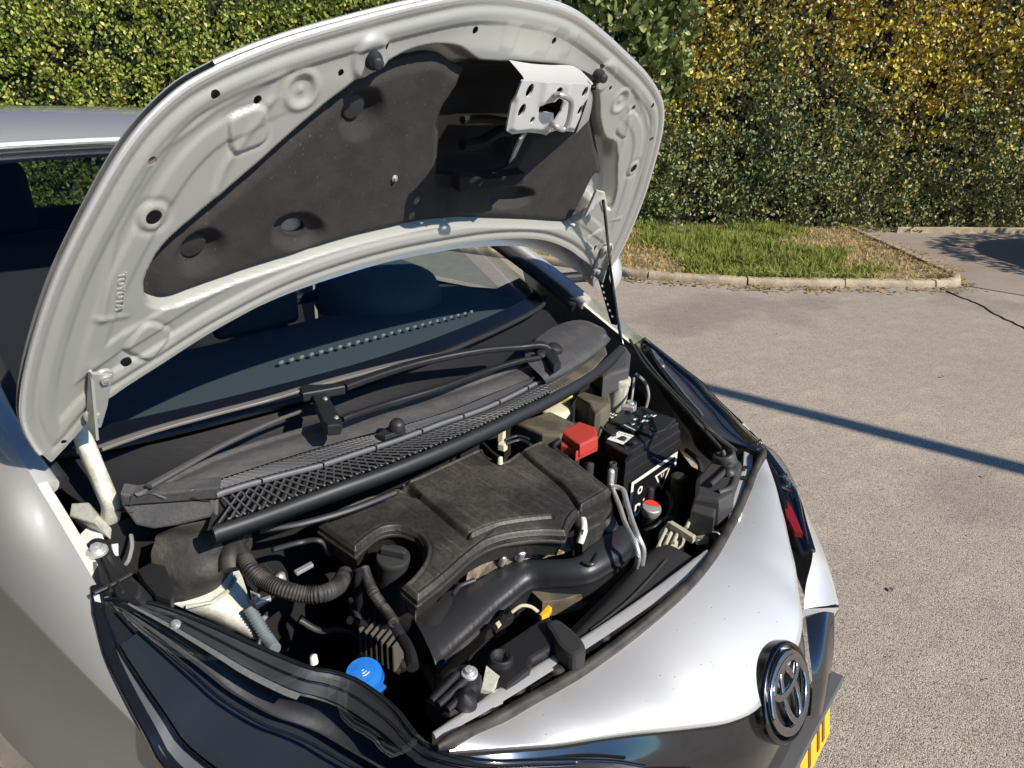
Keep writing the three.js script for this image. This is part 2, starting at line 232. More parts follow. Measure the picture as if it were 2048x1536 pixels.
{
  const full = resample(run, 400); let L = 0; for (let i = 1; i < 400; i++) L += Math.hypot(full[i][0] - full[i - 1][0], full[i][2] - full[i - 1][2]);
  const n = Math.round(L / 0.9), per = 400 / n;
  const kp = [[-0.062, -0.05], [-0.055, 0.062], [-0.045, 0.075], [0.025, 0.073], [0.045, 0.064], [0.055, 0.04], [0.064, -0.05]];
  for (let i = 0; i < n; i++) { const a = Math.round(i * per), b = Math.min(399, Math.round((i + 1) * per)), seg = resample(full.slice(a, b + 1), 6); const c = seg.map((p, q) => p.map((x, k) => q === 0 ? lerp(x, seg[1][k], 0.04) : q === 5 ? lerp(x, seg[4][k], 0.04) : x + (rnd() - 0.5) * 0.003)); const w = 0.8 + 0.12 * rnd(); part('kerb_stone', sweep(c, kp.map(([x, y]) => [x * (y > 0 && i > n * 0.72 ? 0.75 : w), y * (0.93 + 0.08 * rnd() * 0.5)]), V(0, 1, 0)), M.kerb, kerb); }
}
{
  const back = [hp(3.6, 0, 0.3), hp(-12, 0, 0.3)], poly = [...run, ...back], uvm = (g) => { const p = g.attributes.position, u = g.attributes.uv; for (let i = 0; i < p.count; i++) u.setXY(i, p.getX(i), p.getZ(i)); return g; };
  const soil = flat(poly, 0.05); struct(part('verge', uvm(soil), M.soil));
  const pv = [EDGE[EDGE.length - 1], ...EDGE.slice().reverse().slice(1), ...[[-.7047,0,-6.9787],[-.2279,0,-6.9006],[.6498,0,-6.6492]], hp(12, 0, 0.2), hp(3.2, 0, 0.2)];
  struct(part('pavement', uvm(flat(pv, 0.006)), M.paving));
  const cr = smooth([[-.8697,0,-6.7119],[-.6378,0,-6.392],[-.4613,0,-6.2079],[-.2985,0,-5.893],[-.0692,0,-5.5784],[.2235,0,-5.23]], 5).map((p) => [p[0] + (rnd() - 0.5) * 0.03, 0.006, p[2] + (rnd() - 0.5) * 0.03]);
  struct(part('road_seam', sweep(cr, [[-0.012, -0.004], [0.012, -0.004], [0.006, 0.001], [-0.006, 0.001]]), M.tar));
  const ek = thing('path_edging', 'low concrete edging strip along the hedge foot beside the pavement', 'edging'); const q = [hp(3.3, 0, 0.32), hp(4.5, 0, 0.32), hp(6, 0, 0.32), hp(8, 0, 0.32)];
  part('edging_stone', sweep(q, rrect(0.06, 0.16, 0.01)), M.kerb, ek);
}
// grass tufts on the verge and dry litter along the kerb
const inPoly = polySd([...run, hp(3.6, 0, 0.3), hp(-12, 0, 0.3)].map((p) => [p[0], p[2]]));
function scatter(name, label, cat, geo, mat, n, fn) {
  const im = new THREE.InstancedMesh(geo, mat, n), m = new THREE.Matrix4(), q = new THREE.Quaternion(), c = new THREE.Color(); let k = 0, tries = 0;
  while (k < n && tries++ < n * 12) { const r = fn(); if (!r) continue; q.setFromEuler(new THREE.Euler(...r.rot, 'YXZ')); m.compose(v3(r.p), q, V(...(Array.isArray(r.s) ? r.s : [r.s, r.s, r.s]))); im.setMatrixAt(k, m); im.setColorAt(k, c.setRGB(...r.c)); k++; }
  im.count = k; im.name = name; im.castShadow = im.receiveShadow = true; return im;
}
const blade = (() => { const g = new THREE.BufferGeometry(); g.setAttribute('position', new THREE.Float32BufferAttribute([-0.5, 0, 0, 0.5, 0, 0, -0.35, 0.5, 0.12, 0.35, 0.5, 0.12, 0, 1, 0.42], 3)); g.setAttribute('uv', new THREE.Float32BufferAttribute([0, 0, 1, 0, 0, 0.5, 1, 0.5, 0.5, 1], 2)); g.setIndex([0, 1, 3, 0, 3, 2, 2, 3, 4]); g.computeVertexNormals(); return g; })();
const leafGeo = (() => { const g = new THREE.BufferGeometry(); g.setAttribute('position', new THREE.Float32BufferAttribute([0, 0, 0, -0.3, 0.35, 0.1, 0.3, 0.35, 0.1, 0, 0.5, 0, -0.22, 0.72, 0.05, 0.22, 0.72, 0.05, 0, 1, -0.14], 3)); g.setAttribute('uv', new THREE.Float32BufferAttribute(new Float32Array(14), 2)); g.setIndex([0, 3, 1, 0, 2, 3, 1, 3, 4, 3, 2, 5, 4, 3, 6, 3, 5, 6]); g.computeVertexNormals(); return g; })();
M.leaf = phys([1, 1, 1], 0.46, { transmission: 0.28, thickness: 0 });
M.leafMatt = phys([1, 1, 1], 0.8, { transmission: 0.3, thickness: 0 });
const gA = hp(-3.4, 0, 3.4), gB = hp(3.4, 0, 0);
const grass = scatter('grass', '', '', blade, M.leafMatt, 34000, () => {
  const s = lerp(-3.2, 3.6, rnd()), d = lerp(0.2, 3.6, rnd()), p = hp(s, 0.05, d), e = inPoly(p[0], p[2]); if (e < 0.03) return null;
  const f = fbm(p[0] * 0.9 + 50, p[2] * 0.9 + 50, 512, 33, 3), fine = fbm(p[0] * 4 + 9, p[2] * 4 + 9, 512, 35, 2), dens = sstep(0.42, 0.62, f + 0.28 * (fine - 0.5) + 0.2 * (1 - Math.abs(s - 0.7) / 1.3) - 0.22 * sstep(1.5, 2.2, s) + 0.1 * sstep(1.2, 0.3, d) - 0.3 * sstep(-0.1, -0.7, s) * sstep(1.3, 2.1, d)); if (rnd() > 0.16 + dens) return null;
  const dry = rnd() > dens * 0.9 ? 1 : 0, t = rnd(), hgt = (dry ? 0.035 : 0.035 + 0.06 * sstep(0.4, 0.62, fine)) * (0.4 + 1.1 * rnd());
  return { p, rot: [(rnd() - 0.5) * 1.5, rnd() * 6.28, (rnd() - 0.5) * 1.1], s: [0.009 + 0.009 * rnd(), hgt, hgt * 1.6], c: dry ? [0.42 + 0.14 * t, 0.3 + 0.1 * t, 0.13] : [0.13 + 0.2 * t, 0.18 + 0.18 * t, 0.03] };
});
grass.userData = { label: 'patchy green and straw grass growing on the verge behind the kerb', category: 'grass', kind: 'stuff' }; scene.add(grass);
const litter = scatter('fallen_leaves', '', '', leafGeo, M.leafMatt, 900, () => {
  const i = Math.floor(rnd() * (run.length - 1)), a = run[i], o = (rnd() - 0.3) * 0.35 * rnd(), p = [a[0] + o + (rnd() - 0.5) * 0.25, 0.012, a[2] + 0.09 + (rnd()) * 0.22 * rnd()]; if (p[0] < -3.6) return null; if (p[0] > -2.3 && p[0] < -1.2 ? false : rnd() > 0.4) return null; const ins = inPoly(p[0], p[2]) > -0.05; if (ins) p[1] = 0.125;
  return { p, rot: [-1.5 + (rnd() - 0.5) * 0.7, rnd() * 6.28, 0], s: 0.025 + 0.03 * rnd(), c: [0.3 + 0.1 * rnd(), 0.22 + 0.06 * rnd(), 0.1] };
});
const grit = scatter('road_grit', '', '', leafGeo, M.leafMatt, 260, () => { const p = [lerp(-3.5, 1.8, rnd()), 0.008, lerp(-7, -0.9, rnd())]; if (inPoly(p[0], p[2]) > -0.05) return null; return { p, rot: [-1.5 + (rnd() - 0.5) * 0.5, rnd() * 6.28, 0], s: 0.008 + 0.022 * rnd() * rnd(), c: rnd() > 0.5 ? [0.34, 0.27, 0.16] : [0.12, 0.09, 0.06] }; });
grit.userData = { label: 'small scraps of leaf and grit scattered over the asphalt beside the car', category: 'litter', kind: 'stuff' }; scene.add(grit);
litter.userData = { label: 'dry fallen leaves and straw gathered along the kerb edge', category: 'leaves', kind: 'stuff' }; scene.add(litter);

// ---------- hedges ----------
M.twig = std([0.09, 0.06, 0.04], 0.9);
M.core = std([0.012, 0.013, 0.008], 1);  // solid near-black core closing the foliage, inner shade put into its colour
function hedge(name, label, cat, s0, s1, top, depth, n, size, col, mat, opt = {}) {
  const g = thing(name, label, cat, hp((s0 + s1) / 2, 0, -0.5)), org = hp((s0 + s1) / 2, 0, -0.5), loc = (p) => [p[0] - org[0], p[1], p[2] - org[2]];
  const face = (s, y) => depth(s, y) + 0.2 * (fbm(s * 1.1 + 90, y * 1.1 + 7, 512, 21 + (opt.seed || 0), 3) - 0.5) * 2 + 0.1 * (fbm(s * 4 + 90, y * 4 + 7, 512, 23, 2) - 0.5) * 2;
  const rows = []; for (let j = 0; j <= 14; j++) { const r = [], y = top((s0 + s1) / 2) * j / 14 * 0.985; for (let i = 0; i <= 24; i++) { const s = lerp(s0, s1, i / 24); r.push(loc(hp(s, Math.min(y, top(s) - 0.12), face(s, y) - (j > 12 ? 0.75 : 0.42)))); } rows.push(r); }
  part('dark_core', gridGeo(rows), M.core, g);
  const tw = []; for (let i = 0; i < (opt.twigs ?? 60); i++) { const s = lerp(s0, s1, rnd()), y = rnd() * top(s) * 0.9, l = 0.5 + rnd() * 0.8, lean = (rnd() - 0.5) * 0.8 + (opt.lean || 0); const a = hp(s, y, face(s, y) - 0.18), b = hp(s + lean * l, Math.min(y + l, top(s) + 0.1), face(s, y) + 0.02); tw.push(sweep([a, a.map((x, k) => lerp(x, b[k], 0.5)), b].map(loc), (t) => ring(0.007 * (1 - 0.7 * t), 5), V(1, 0.1, 0))); }
  part('twigs', tw, M.twig, g).userData.kind = 'stuff';
  const im = scatter('foliage', '', '', leafGeo, mat, n, () => {
    const s = lerp(s0 - 0.15, s1 + 0.15, rnd()), y = rnd() * (top(s) + 0.08), lay = rnd(); const clump = fbm(s * 5 + 40, y * 5 + 11, 512, 61 + (opt.seed || 0), 3);
    if (rnd() > 0.3 + 1.7 * sstep(0.34, 0.6, clump)) return null;
    if (opt.dense && rnd() > opt.dense(s, y)) return null;
    const d = face(s, y) - 0.36 * lay * lay + 0.12 * (clump - 0.45), p = loc(hp(s, y, d)), az = Math.atan2(HED.n.x, HED.n.z);
    return { p, rot: [0.25 + 1.5 * (rnd() - 0.45), az + (rnd() - 0.5) * 2.6, (rnd() - 0.5) * 3 + (opt.lean || 0)], s: size(s, y) * (0.5 + 0.95 * rnd()), c: col(s, y, rnd(), rnd()) };
  });
  im.userData.kind = 'stuff'; g.add(im); return g;
}
const greenC = (t, k) => k > 0.88 ? [0.5 + 0.12 * t, 0.5, 0.1] : [0.16 + 0.22 * t, 0.21 + 0.24 * t, 0.03 + 0.03 * t];
hedge('hedge', 'tall fresh green hedge with leaning shoots behind the roof of the car', 'hedge', -11, -1.9, (s) => 3.0 + 0.15 * Math.sin(s * 1.7) - 0.36 * bump(s + 2.85, 0.22), (s) => 0.1, 64000, () => 0.046, (s, y, t, k) => greenC(t, k), M.leaf, { lean: 0.35, seed: 3, twigs: 50 });
hedge('laurel_shrub', 'broad leaved green shrub beside the raised bonnet, left of the yellow foliage', 'shrub', -2.1, 0.05, (s) => 3.4, (s, y) => 0.25 + 0.25 * sstep(1.4, 2.6, y), 8500, () => 0.105, (s, y, t, k) => k > 0.85 ? [0.42, 0.43, 0.16] : [0.11 + 0.16 * t, 0.15 + 0.19 * t, 0.04 + 0.04 * t], M.leaf, { seed: 9, twigs: 40 });
const autumn = (s, y) => clamp(sstep(0.75, 2.7, y + 0.75 * (fbm(s * 1.2 + 20, y * 1.2 + 9, 512, 77, 3) - 0.5) * 2 - 0.55 * bump(s - 1.35, 0.55) + 0.25 * sstep(2.2, 3.4, s)));
hedge('autumn_hedge', 'tall hedge turning yellow and orange above dark green leaves behind the verge', 'hedge', -0.3, 9.5, (s) => 3.7, (s, y) => 0.3 - 0.1 * sstep(1.2, 2.4, y), 84000, (s, y) => lerp(0.047, 0.053, autumn(s, y)), (s, y, t, k) => { const a = 0.8 * autumn(s, y); if (k < a) { return t > 0.4 ? [0.56 + 0.16 * t, 0.42 + 0.18 * t, 0.05] : t > 0.2 ? [0.46, 0.25 + 0.12 * t, 0.04] : [0.27, 0.13, 0.04]; } const q = rnd(); return q > 0.93 ? [0.48, 0.42, 0.1] : q > 0.88 ? [0.2, 0.15, 0.06] : [0.11 + 0.19 * t, 0.14 + 0.2 * t, 0.05 + 0.07 * t]; }, M.leaf, { seed: 15, twigs: 90, dense: (s, y) => 1 - 0.45 * sstep(2.2, 3.1, y) });
// things outside the frame: the lamp post whose shadow crosses the road, the shrub shading the pavement, a hedge added for the wing to mirror
{
  const g = thing('lamp_post', 'grey steel lamp post standing on the road edge, shadow crossing the road', 'lamp post', [5.2, 0, -2.815]);
  part('pole', lathe([[0.11, 0], [0.11, 0.9], [0.095, 0.95], [0.062, 5.6], [0, 5.6]], [0, 0, 0]), M.steel, g);
  part('lantern', box(0.5, 0.1, 0.16, [-0.16, 5.65, 0], 0, 0.04), M.steel, g);
}
{
  const g = thing('evergreen_shrub', 'rounded dark evergreen shrub growing at the right end of the pavement', 'shrub', [3.0, 0, -9.7]);
  const core = new THREE.SphereGeometry(1, 24, 16); core.scale(1.45, 1.35, 1.8); core.translate(0, 1.3, 0); part('dark_core', core, M.core, g);
  const im = scatter('foliage', '', '', leafGeo, M.leaf, 5000, () => { const a = rnd() * 6.283, h = rnd() * 2 - 1, r = Math.sqrt(1 - h * h), k = 1.04 + 0.14 * rnd(); return { p: [r * Math.cos(a) * 1.5 * k, Math.max(0.1, 1.32 + h * 1.36 * k), r * Math.sin(a) * 1.85 * k], rot: [rnd() * 3, rnd() * 6.28, rnd()], s: 0.1, c: [0.03, 0.05 + 0.03 * rnd(), 0.02] }; });
  im.userData.kind = 'stuff'; g.add(im);
}
{
  const g = thing('added_hedge', 'unseen dark clipped hedge added for the near wing to mirror, behind the photographer', 'hedge', [-4.2, 0, 2.2]);  // unseen hedge, put in as the dark band the wing mirrors
  part('dark_core', box(11.5, 2.15, 0.7, [0, 1.07, 0], 0, 0.15), M.core, g);
  const im = scatter('foliage', '', '', leafGeo, M.leafMatt, 12000, () => { const top = rnd() < 0.3; return { p: [(rnd() - 0.5) * 11.6, top ? 2.15 + 0.08 * rnd() : rnd() * 2.2, top ? (rnd() - 0.5) * 0.8 : -0.36 - 0.08 * rnd()], rot: [rnd() * 3, rnd() * 6.28, rnd()], s: 0.06 + 0.05 * rnd(), c: [0.022, 0.034 + 0.02 * rnd(), 0.014] }; });
  im.userData.kind = 'stuff'; g.add(im);
}


{ // unseen dark ground strip, added so the near wing mirrors greyer ground
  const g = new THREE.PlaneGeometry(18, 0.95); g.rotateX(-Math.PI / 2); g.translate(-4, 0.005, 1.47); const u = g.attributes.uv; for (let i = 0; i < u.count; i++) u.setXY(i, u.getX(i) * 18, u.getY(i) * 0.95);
  struct(part('added_dark_strip', g, std([0.3, 0.31, 0.33], 0.9, { map: rep(asphaltMap, 2), bumpMap: rep(aggBump, 4), bumpScale: 0.002 })));
}

// ---------- the car: body ----------
const car = thing('hatchback', 'silver hatchback with its bonnet propped open, parked on the sunlit asphalt', 'car');
const BOTH = [1, -1], side = (pts, s) => pts.map(([x, y, z]) => [x, y, z * s]);
const BASE = [[-1.075, 1.0, 0.68], [-1.02, 0.998, 0.58], [-0.97, 0.995, 0.3], [-0.95, 0.993, 0], [-0.97, 0.995, -0.3], [-1.02, 0.998, -0.58], [-1.075, 1.0, -0.68]];
const HEAD = [[-1.775, 1.375, 0.57], [-1.74, 1.4, 0.48], [-1.715, 1.412, 0.25], [-1.71, 1.415, 0], [-1.715, 1.412, -0.25], [-1.74, 1.4, -0.48], [-1.775, 1.375, -0.57]];
const MIDW = BASE.map((p, i) => p.map((x, c) => lerp(x, HEAD[i][c], 0.5) + [0.012, 0.022, 0][c]));
const ws = part('windscreen', loft([BASE, MIDW, HEAD], 50, 10), M.glass, car);
{ // black printed border of the glass, just under it
  const inner = (c, t, o) => c.map((p, i) => p.map((x, k) => lerp(x, (k === 2 ? 0 : o[i][k]), t)));
  for (const bg of [loft([shift(BASE, [0.004, -0.006, 0]), BASE.map((p, i) => p.map((x, c) => lerp(x, MIDW[i][c], 0.09) + [0.003, -0.006, 0][c]))], 50, 3), loft([shift(HEAD, [0, -0.008, 0]), HEAD.map((p, i) => p.map((x, c) => lerp(x, MIDW[i][c], 0.12) + [0, -0.008, 0][c]))], 50, 3)]) part('black_border', bg, M.glossBlack, ws);
}
const rows = [[-1.71, 1.418], [-1.85, 1.452], [-2.1, 1.482], [-2.45, 1.486], [-2.8, 1.462], [-3.1, 1.41], [-3.3, 1.33]].map(([x, y], i) => [1, 0.86, 0.5, 0, -0.5, -0.86, -1].map((k) => [x - (i === 0 ? 0.065 * k * k : 0), y - 0.035 * Math.pow(Math.abs(k), 3) - 0.006, k * 0.585]));
const roof = part('roof', loft(rows, 40, 5), M.paint, car);
part('header_trim', tube(HEAD.map((p) => [p[0] + 0.006, p[1] + 0.003, p[2]]), 0.008), M.paint, roof);
for (const s of BOTH) {
  const pil = part('windscreen_pillar', sweep(resample(smooth(side([[-0.93, 0.992, 0.7], [-1.065, 1.066, 0.698], [-1.4, 1.235, 0.65], [-1.77, 1.388, 0.59], [-2.1, 1.45, 0.585], [-2.7, 1.44, 0.58], [-3.2, 1.3, 0.57]], s), 6), 30), rrect(0.04, 0.036, 0.014)), M.paint, car);
  part('pillar_seal', tube(side([[-0.95, 0.985, 0.675], [-1.06, 1.045, 0.672], [-1.4, 1.22, 0.622], [-1.76, 1.392, 0.565]], s), 0.016), M.rubberClean, pil);
  const door = part('door', loft([[[-1.17, 1.03, 0.7], [-1.3, 0.975, 0.7], [-1.7, 0.97, 0.7], [-2.3, 0.98, 0.7]], [[-1.17, 0.985, 0.755], [-1.3, 0.95, 0.755], [-1.7, 0.945, 0.755], [-2.3, 0.955, 0.755]], [[-1.17, 0.88, 0.79], [-1.6, 0.88, 0.79], [-2.3, 0.9, 0.79]], [[-1.17, 0.62, 0.8], [-1.6, 0.62, 0.8], [-2.3, 0.64, 0.8]], [[-1.17, 0.3, 0.775], [-1.6, 0.3, 0.775], [-2.3, 0.3, 0.775]]].map((c) => side(c, s)), 12, 5), M.paint, car);
  part('window', plate(side([[-1.24, 0.985, 0.694], [-2.28, 0.985, 0.694], [-2.3, 1.43, 0.595], [-1.8, 1.385, 0.6]], s), 0.004, 0), phys([0.85, 0.9, 0.9], 0.02, { transmission: 1, thickness: 0 }), door);
  part('door_handle', box(0.16, 0.03, 0.04, [-2.1, 0.93, 0.8 * s], 0, 0.012), M.paint, door);
  part('rear_quarter', loft([[[-2.32, 1.05, 0.7], [-2.8, 1.1, 0.69], [-3.3, 1.12, 0.6]], [[-2.32, 0.9, 0.79], [-2.8, 0.92, 0.78], [-3.38, 0.95, 0.66]], [[-2.32, 0.62, 0.8], [-2.8, 0.7, 0.8], [-3.42, 0.6, 0.68]], [[-2.32, 0.3, 0.78], [-2.4, 0.62, 0.79], [-3.4, 0.3, 0.66]]].map((c) => side(c, s)), 14, 5), M.paint, car);
  part('rear_side_window', plate(side([[-2.34, 1.06, 0.69], [-2.95, 1.11, 0.685], [-3.1, 1.36, 0.585], [-2.34, 1.43, 0.595]], s), 0.004, 0), phys([0.62, 0.68, 0.68], 0.02, { transmission: 1, thickness: 0 }), car);
  part('door_post', plate(side([[-2.26, 1.03, 0.694], [-2.38, 1.04, 0.694], [-2.4, 1.44, 0.6], [-2.28, 1.44, 0.6]], s), 0.01, 0.001), M.glossBlack, car);
  part('sill', box(1.9, 0.14, 0.1, [-1.65, 0.26, 0.75 * s], 0, 0.03), M.blackMatt, car);
  for (const x of [-0.73, -3.07]) {
    const w = part('wheel', place(new THREE.TorusGeometry(0.215, 0.062, 16, 40).rotateX(Math.PI / 2), [x, 0.277, 0.715 * s], [0, 0, s]), M.rubber, car);
    part('rim', lathe([[0.19, -0.05], [0.185, 0.03], [0.12, 0.02], [0.05, 0.035], [0, 0.035]], [x, 0.277, 0.715 * s], [0, 0, s], 40), M.alu, w);
  }
}
{ const tg = part('tailgate', loft([[[-3.4, 1.05, 0.63], [-3.4, 1.05, -0.63]], [[-3.42, 1.02, 0.64], [-3.42, 1.02, -0.64]], [[-3.46, 0.6, 0.66], [-3.46, 0.6, -0.66]], [[-3.42, 0.28, 0.64], [-3.42, 0.28, -0.64]]], 10, 5), M.paint, car);
  part('rear_window', plate([[-3.4, 1.06, 0.58], [-3.4, 1.06, -0.58], [-3.31, 1.31, -0.5], [-3.31, 1.31, 0.5]], 0.004, 0), phys([0.5, 0.55, 0.55], 0.02, { transmission: 1, thickness: 0 }), tg); }
part('underbody', [box(2.5, 0.06, 1.5, [-2.15, 0.33, 0]), box(0.7, 0.05, 1.2, [-0.72, 0.3, 0])], M.deep, car);
// near and far wings with wheel arch; their front edge follows the headlamp
const WP = {z0: [-1.3782, -4.8439, -6.2861, -3.5285, 0.00026757], y0: [0.31028, 1.5129, 2.5653, 1.3201, 1.0105], z2: [-0.098603, -0.35335, -0.44658, 0.59654], y2: [-0.23254, -0.55873, 0.56939]};
const pv = (c, x) => c.reduce((a, k) => a * x + k, 0);
const wingP = (x, t) => { const z0 = pv(WP.z0, x), y0 = pv(WP.y0, x), z2 = pv(WP.z2, x), y2 = pv(WP.y2, x); if (t <= 1) { const a = (1 - t) ** 2, b = 2 * t * (1 - t), d = t * t; return [x, a * y0 + b * (y0 - 0.32 * (y0 - y2)) + d * y2, a * z0 + b * (z0 + 0.6 * (z2 - z0)) + d * z2]; } const q = t - 1; return [x, y2 + (0.6 - y2) * q, z2 + 0.02 * q - 0.008 * Math.sin(Math.PI * q)]; };
const LBT = [[-0.752, 0], ...[[-.7241,.2002],[-.7108,.2508],[-.6769,.43],[-.6322,.606],[-.5801,.8567],[-.541,1.0626]], [-0.5, 1.5], [-0.46, 2]];
const frontX = (t) => { for (let i = 1; i < LBT.length; i++) if (t <= LBT[i][1]) return lerp(LBT[i - 1][0], LBT[i][0], (t - LBT[i - 1][1]) / (LBT[i][1] - LBT[i - 1][1])); return -0.46; };
const W0 = Array.from({ length: 14 }, (_, i) => wingP(lerp(-1.2, -0.752, i / 13), 0));
for (const s of BOTH) {
  const ts = [0, 0.012, 0.04, 0.08, 0.13, 0.19, 0.26, 0.34, 0.43, 0.53, 0.63, 0.73, 0.83, 0.92, 0.97, 1, 1.02, 1.05, 1.1, 1.18, 1.3, 1.45, 1.6, 1.8, 2];
  const up = ts.map((t) => Array.from({ length: 46 }, (_, i) => wingP(lerp(-1.2, frontX(t), i / 45), t)).map(([x, y, z]) => [x, y, z * s]));
  const arch = resample([[-1.2, 0.25, 0.79], [-1.06, 0.27, 0.8], [-1.03, 0.38, 0.803], [-0.96, 0.49, 0.803], [-0.86, 0.565, 0.802], [-0.72, 0.595, 0.8], [-0.6, 0.575, 0.79], [-0.5, 0.52, 0.775], [-0.45, 0.45, 0.765]], 46).map(([x, y, z]) => [x, y, z * s]);
  const last = up[up.length - 1], low = [0.34, 0.67, 1].map((k) => last.map((p, i) => p.map((x, c) => lerp(x, arch[i][c], k))));
  const w = part('wing', gridGeo([...up, ...low]), M.paint, car);
  const inn = shift(W0, [0, -0.03, -0.006]); part('wing_flange', [loft([side(W0, s), side(inn, s)], 30, 2, false), loft([side(inn, s), side(shift(W0.map((p, i) => [p[0] + (i > 1 ? 0.006 : 0), p[1], p[2] - (i < 7 ? 0.034 : 0.02)]), [0, -0.032, 0]), s)], 30, 2, false)], M.cream, w);
}
// nose panel between bonnet seal and grille (measured half widths)
const SEAL = [[0.535, -0.326, 0.792], [0.5, -0.321, 0.785], [0.45, -0.317, 0.768], [0.4, -0.306, 0.766], [0.3, -0.288, 0.756], [0.2, -0.272, 0.756], [0.1, -0.256, 0.765], [0, -0.25, 0.767]];
const NOSE = [[0.522, -0.317, 0.779], [0.45, -0.267, 0.761], [0.4, -0.236, 0.746], [0.35, -0.206, 0.736], [0.3, -0.178, 0.723], [0.25, -0.148, 0.709], [0.2, -0.123, 0.692], [0.15, -0.097, 0.679], [0.09, -0.082, 0.667], [0, -0.078, 0.664]];
const full = (h) => [...h.map(([z, x, y]) => [x, y, z]), ...h.slice(0, -1).reverse().map(([z, x, y]) => [x, y, -z])];
{
  const a = resample(smooth(full(SEAL).map((p) => [p[0] + 0.004, p[1] - 0.006, p[2] * 0.975]), 6), 61), b = resample(smooth(full(NOSE), 6), 61), m = a.map((p, i) => { const k = Math.sin(Math.PI * i / 60); return p.map((x, c) => lerp(x, b[i][c], 0.5) + [0.008, 0.014, 0][c] * k); });
  const n = part('nose_panel', gridGeo((() => { const R = []; for (let j = 0; j <= 14; j++) { const t = j / 14; R.push(a.map((p, i) => p.map((x, c) => (1 - t) * (1 - t) * x + 2 * t * (1 - t) * (2 * m[i][c] - 0.5 * (x + b[i][c])) + t * t * b[i][c]))); } R.push(b.map((p) => [p[0] - 0.01, p[1] - 0.012, p[2]])); return R; })()), M.paint, car, 'broad bright silver nose panel above the badge');
  { const sp = []; for (let k = 0; k < 26; k++) { const i = 4 + Math.floor(rnd() * 52), t = 0.1 + 0.75 * rnd(), q = a[i].map((x, c) => (1 - t) * (1 - t) * x + 2 * t * (1 - t) * (2 * m[i][c] - 0.5 * (x + b[i][c])) + t * t * b[i][c]); sp.push(lathe([[0.0005 + 0.0008 * rnd(), -0.0006], [0.0004, 0.0008], [0, 0.0008]], q, [0.4, 0.9, 0], 6)); } part('dirt_speck', sp, M.olive, n).userData.kind = 'stuff'; }
  part('nose_return', loft([b.map((p) => [p[0] - 0.008, p[1] - 0.01, p[2]]), b.map((p) => [p[0] + 0.02, p[1] - 0.16, p[2] * 1.1])], 50, 2, false), M.deep, n);
  part('bonnet_seal', sweep(smooth(full(SEAL), 6), (t) => { const k = 0.62 * Math.min(1, 0.45 + 12 * t, 0.45 + 12 * (1 - t)); return [[-0.013, -0.014], [0.013, -0.014], [0.014, 0.0], [0.008, 0.009], [0, 0.012], [-0.009, 0.008], [-0.014, 0]].map(([a, b]) => [a * k, b * k]); }), M.rubber, car);
}
// grille trim and bumper below the nose panel
{
  const up = smooth(full(NOSE), 6).map((p) => [p[0] - 0.006, p[1] - 0.014, p[2] * 0.995]);
  const lo = smooth(full(NOSE.map(([z, x, y]) => [z * 1.02, x + 0.025, y - 0.05 - 0.12 * (1 - z / 0.53)])), 6);
  part('grille_trim', loft([up, up.map((p, i) => p.map((x, c) => lerp(x, lo[i][c], 0.5) + [0.008, 0, 0][c])), lo], 60, 5), M.glossBlack, car, 'gloss black trim strip below the nose panel');
  const bumperLine = (z) => -0.0 - 0.05 * (z / 0.4) ** 2 - 0.28 * Math.pow(Math.abs(z) / 0.76, 5);
  const prof = [[0.56, -0.075], [0.5, -0.02], [0.4, 0], [0.3, -0.015], [0.2, -0.08]], zs = Array.from({ length: 21 }, (_, i) => 0.76 - i * 0.076);
  part('front_bumper', loft(prof.map(([y, dx]) => zs.map((z) => [bumperLine(z) + dx - 0.1, y, z])), 42, 4), M.glossBlack, car);
}
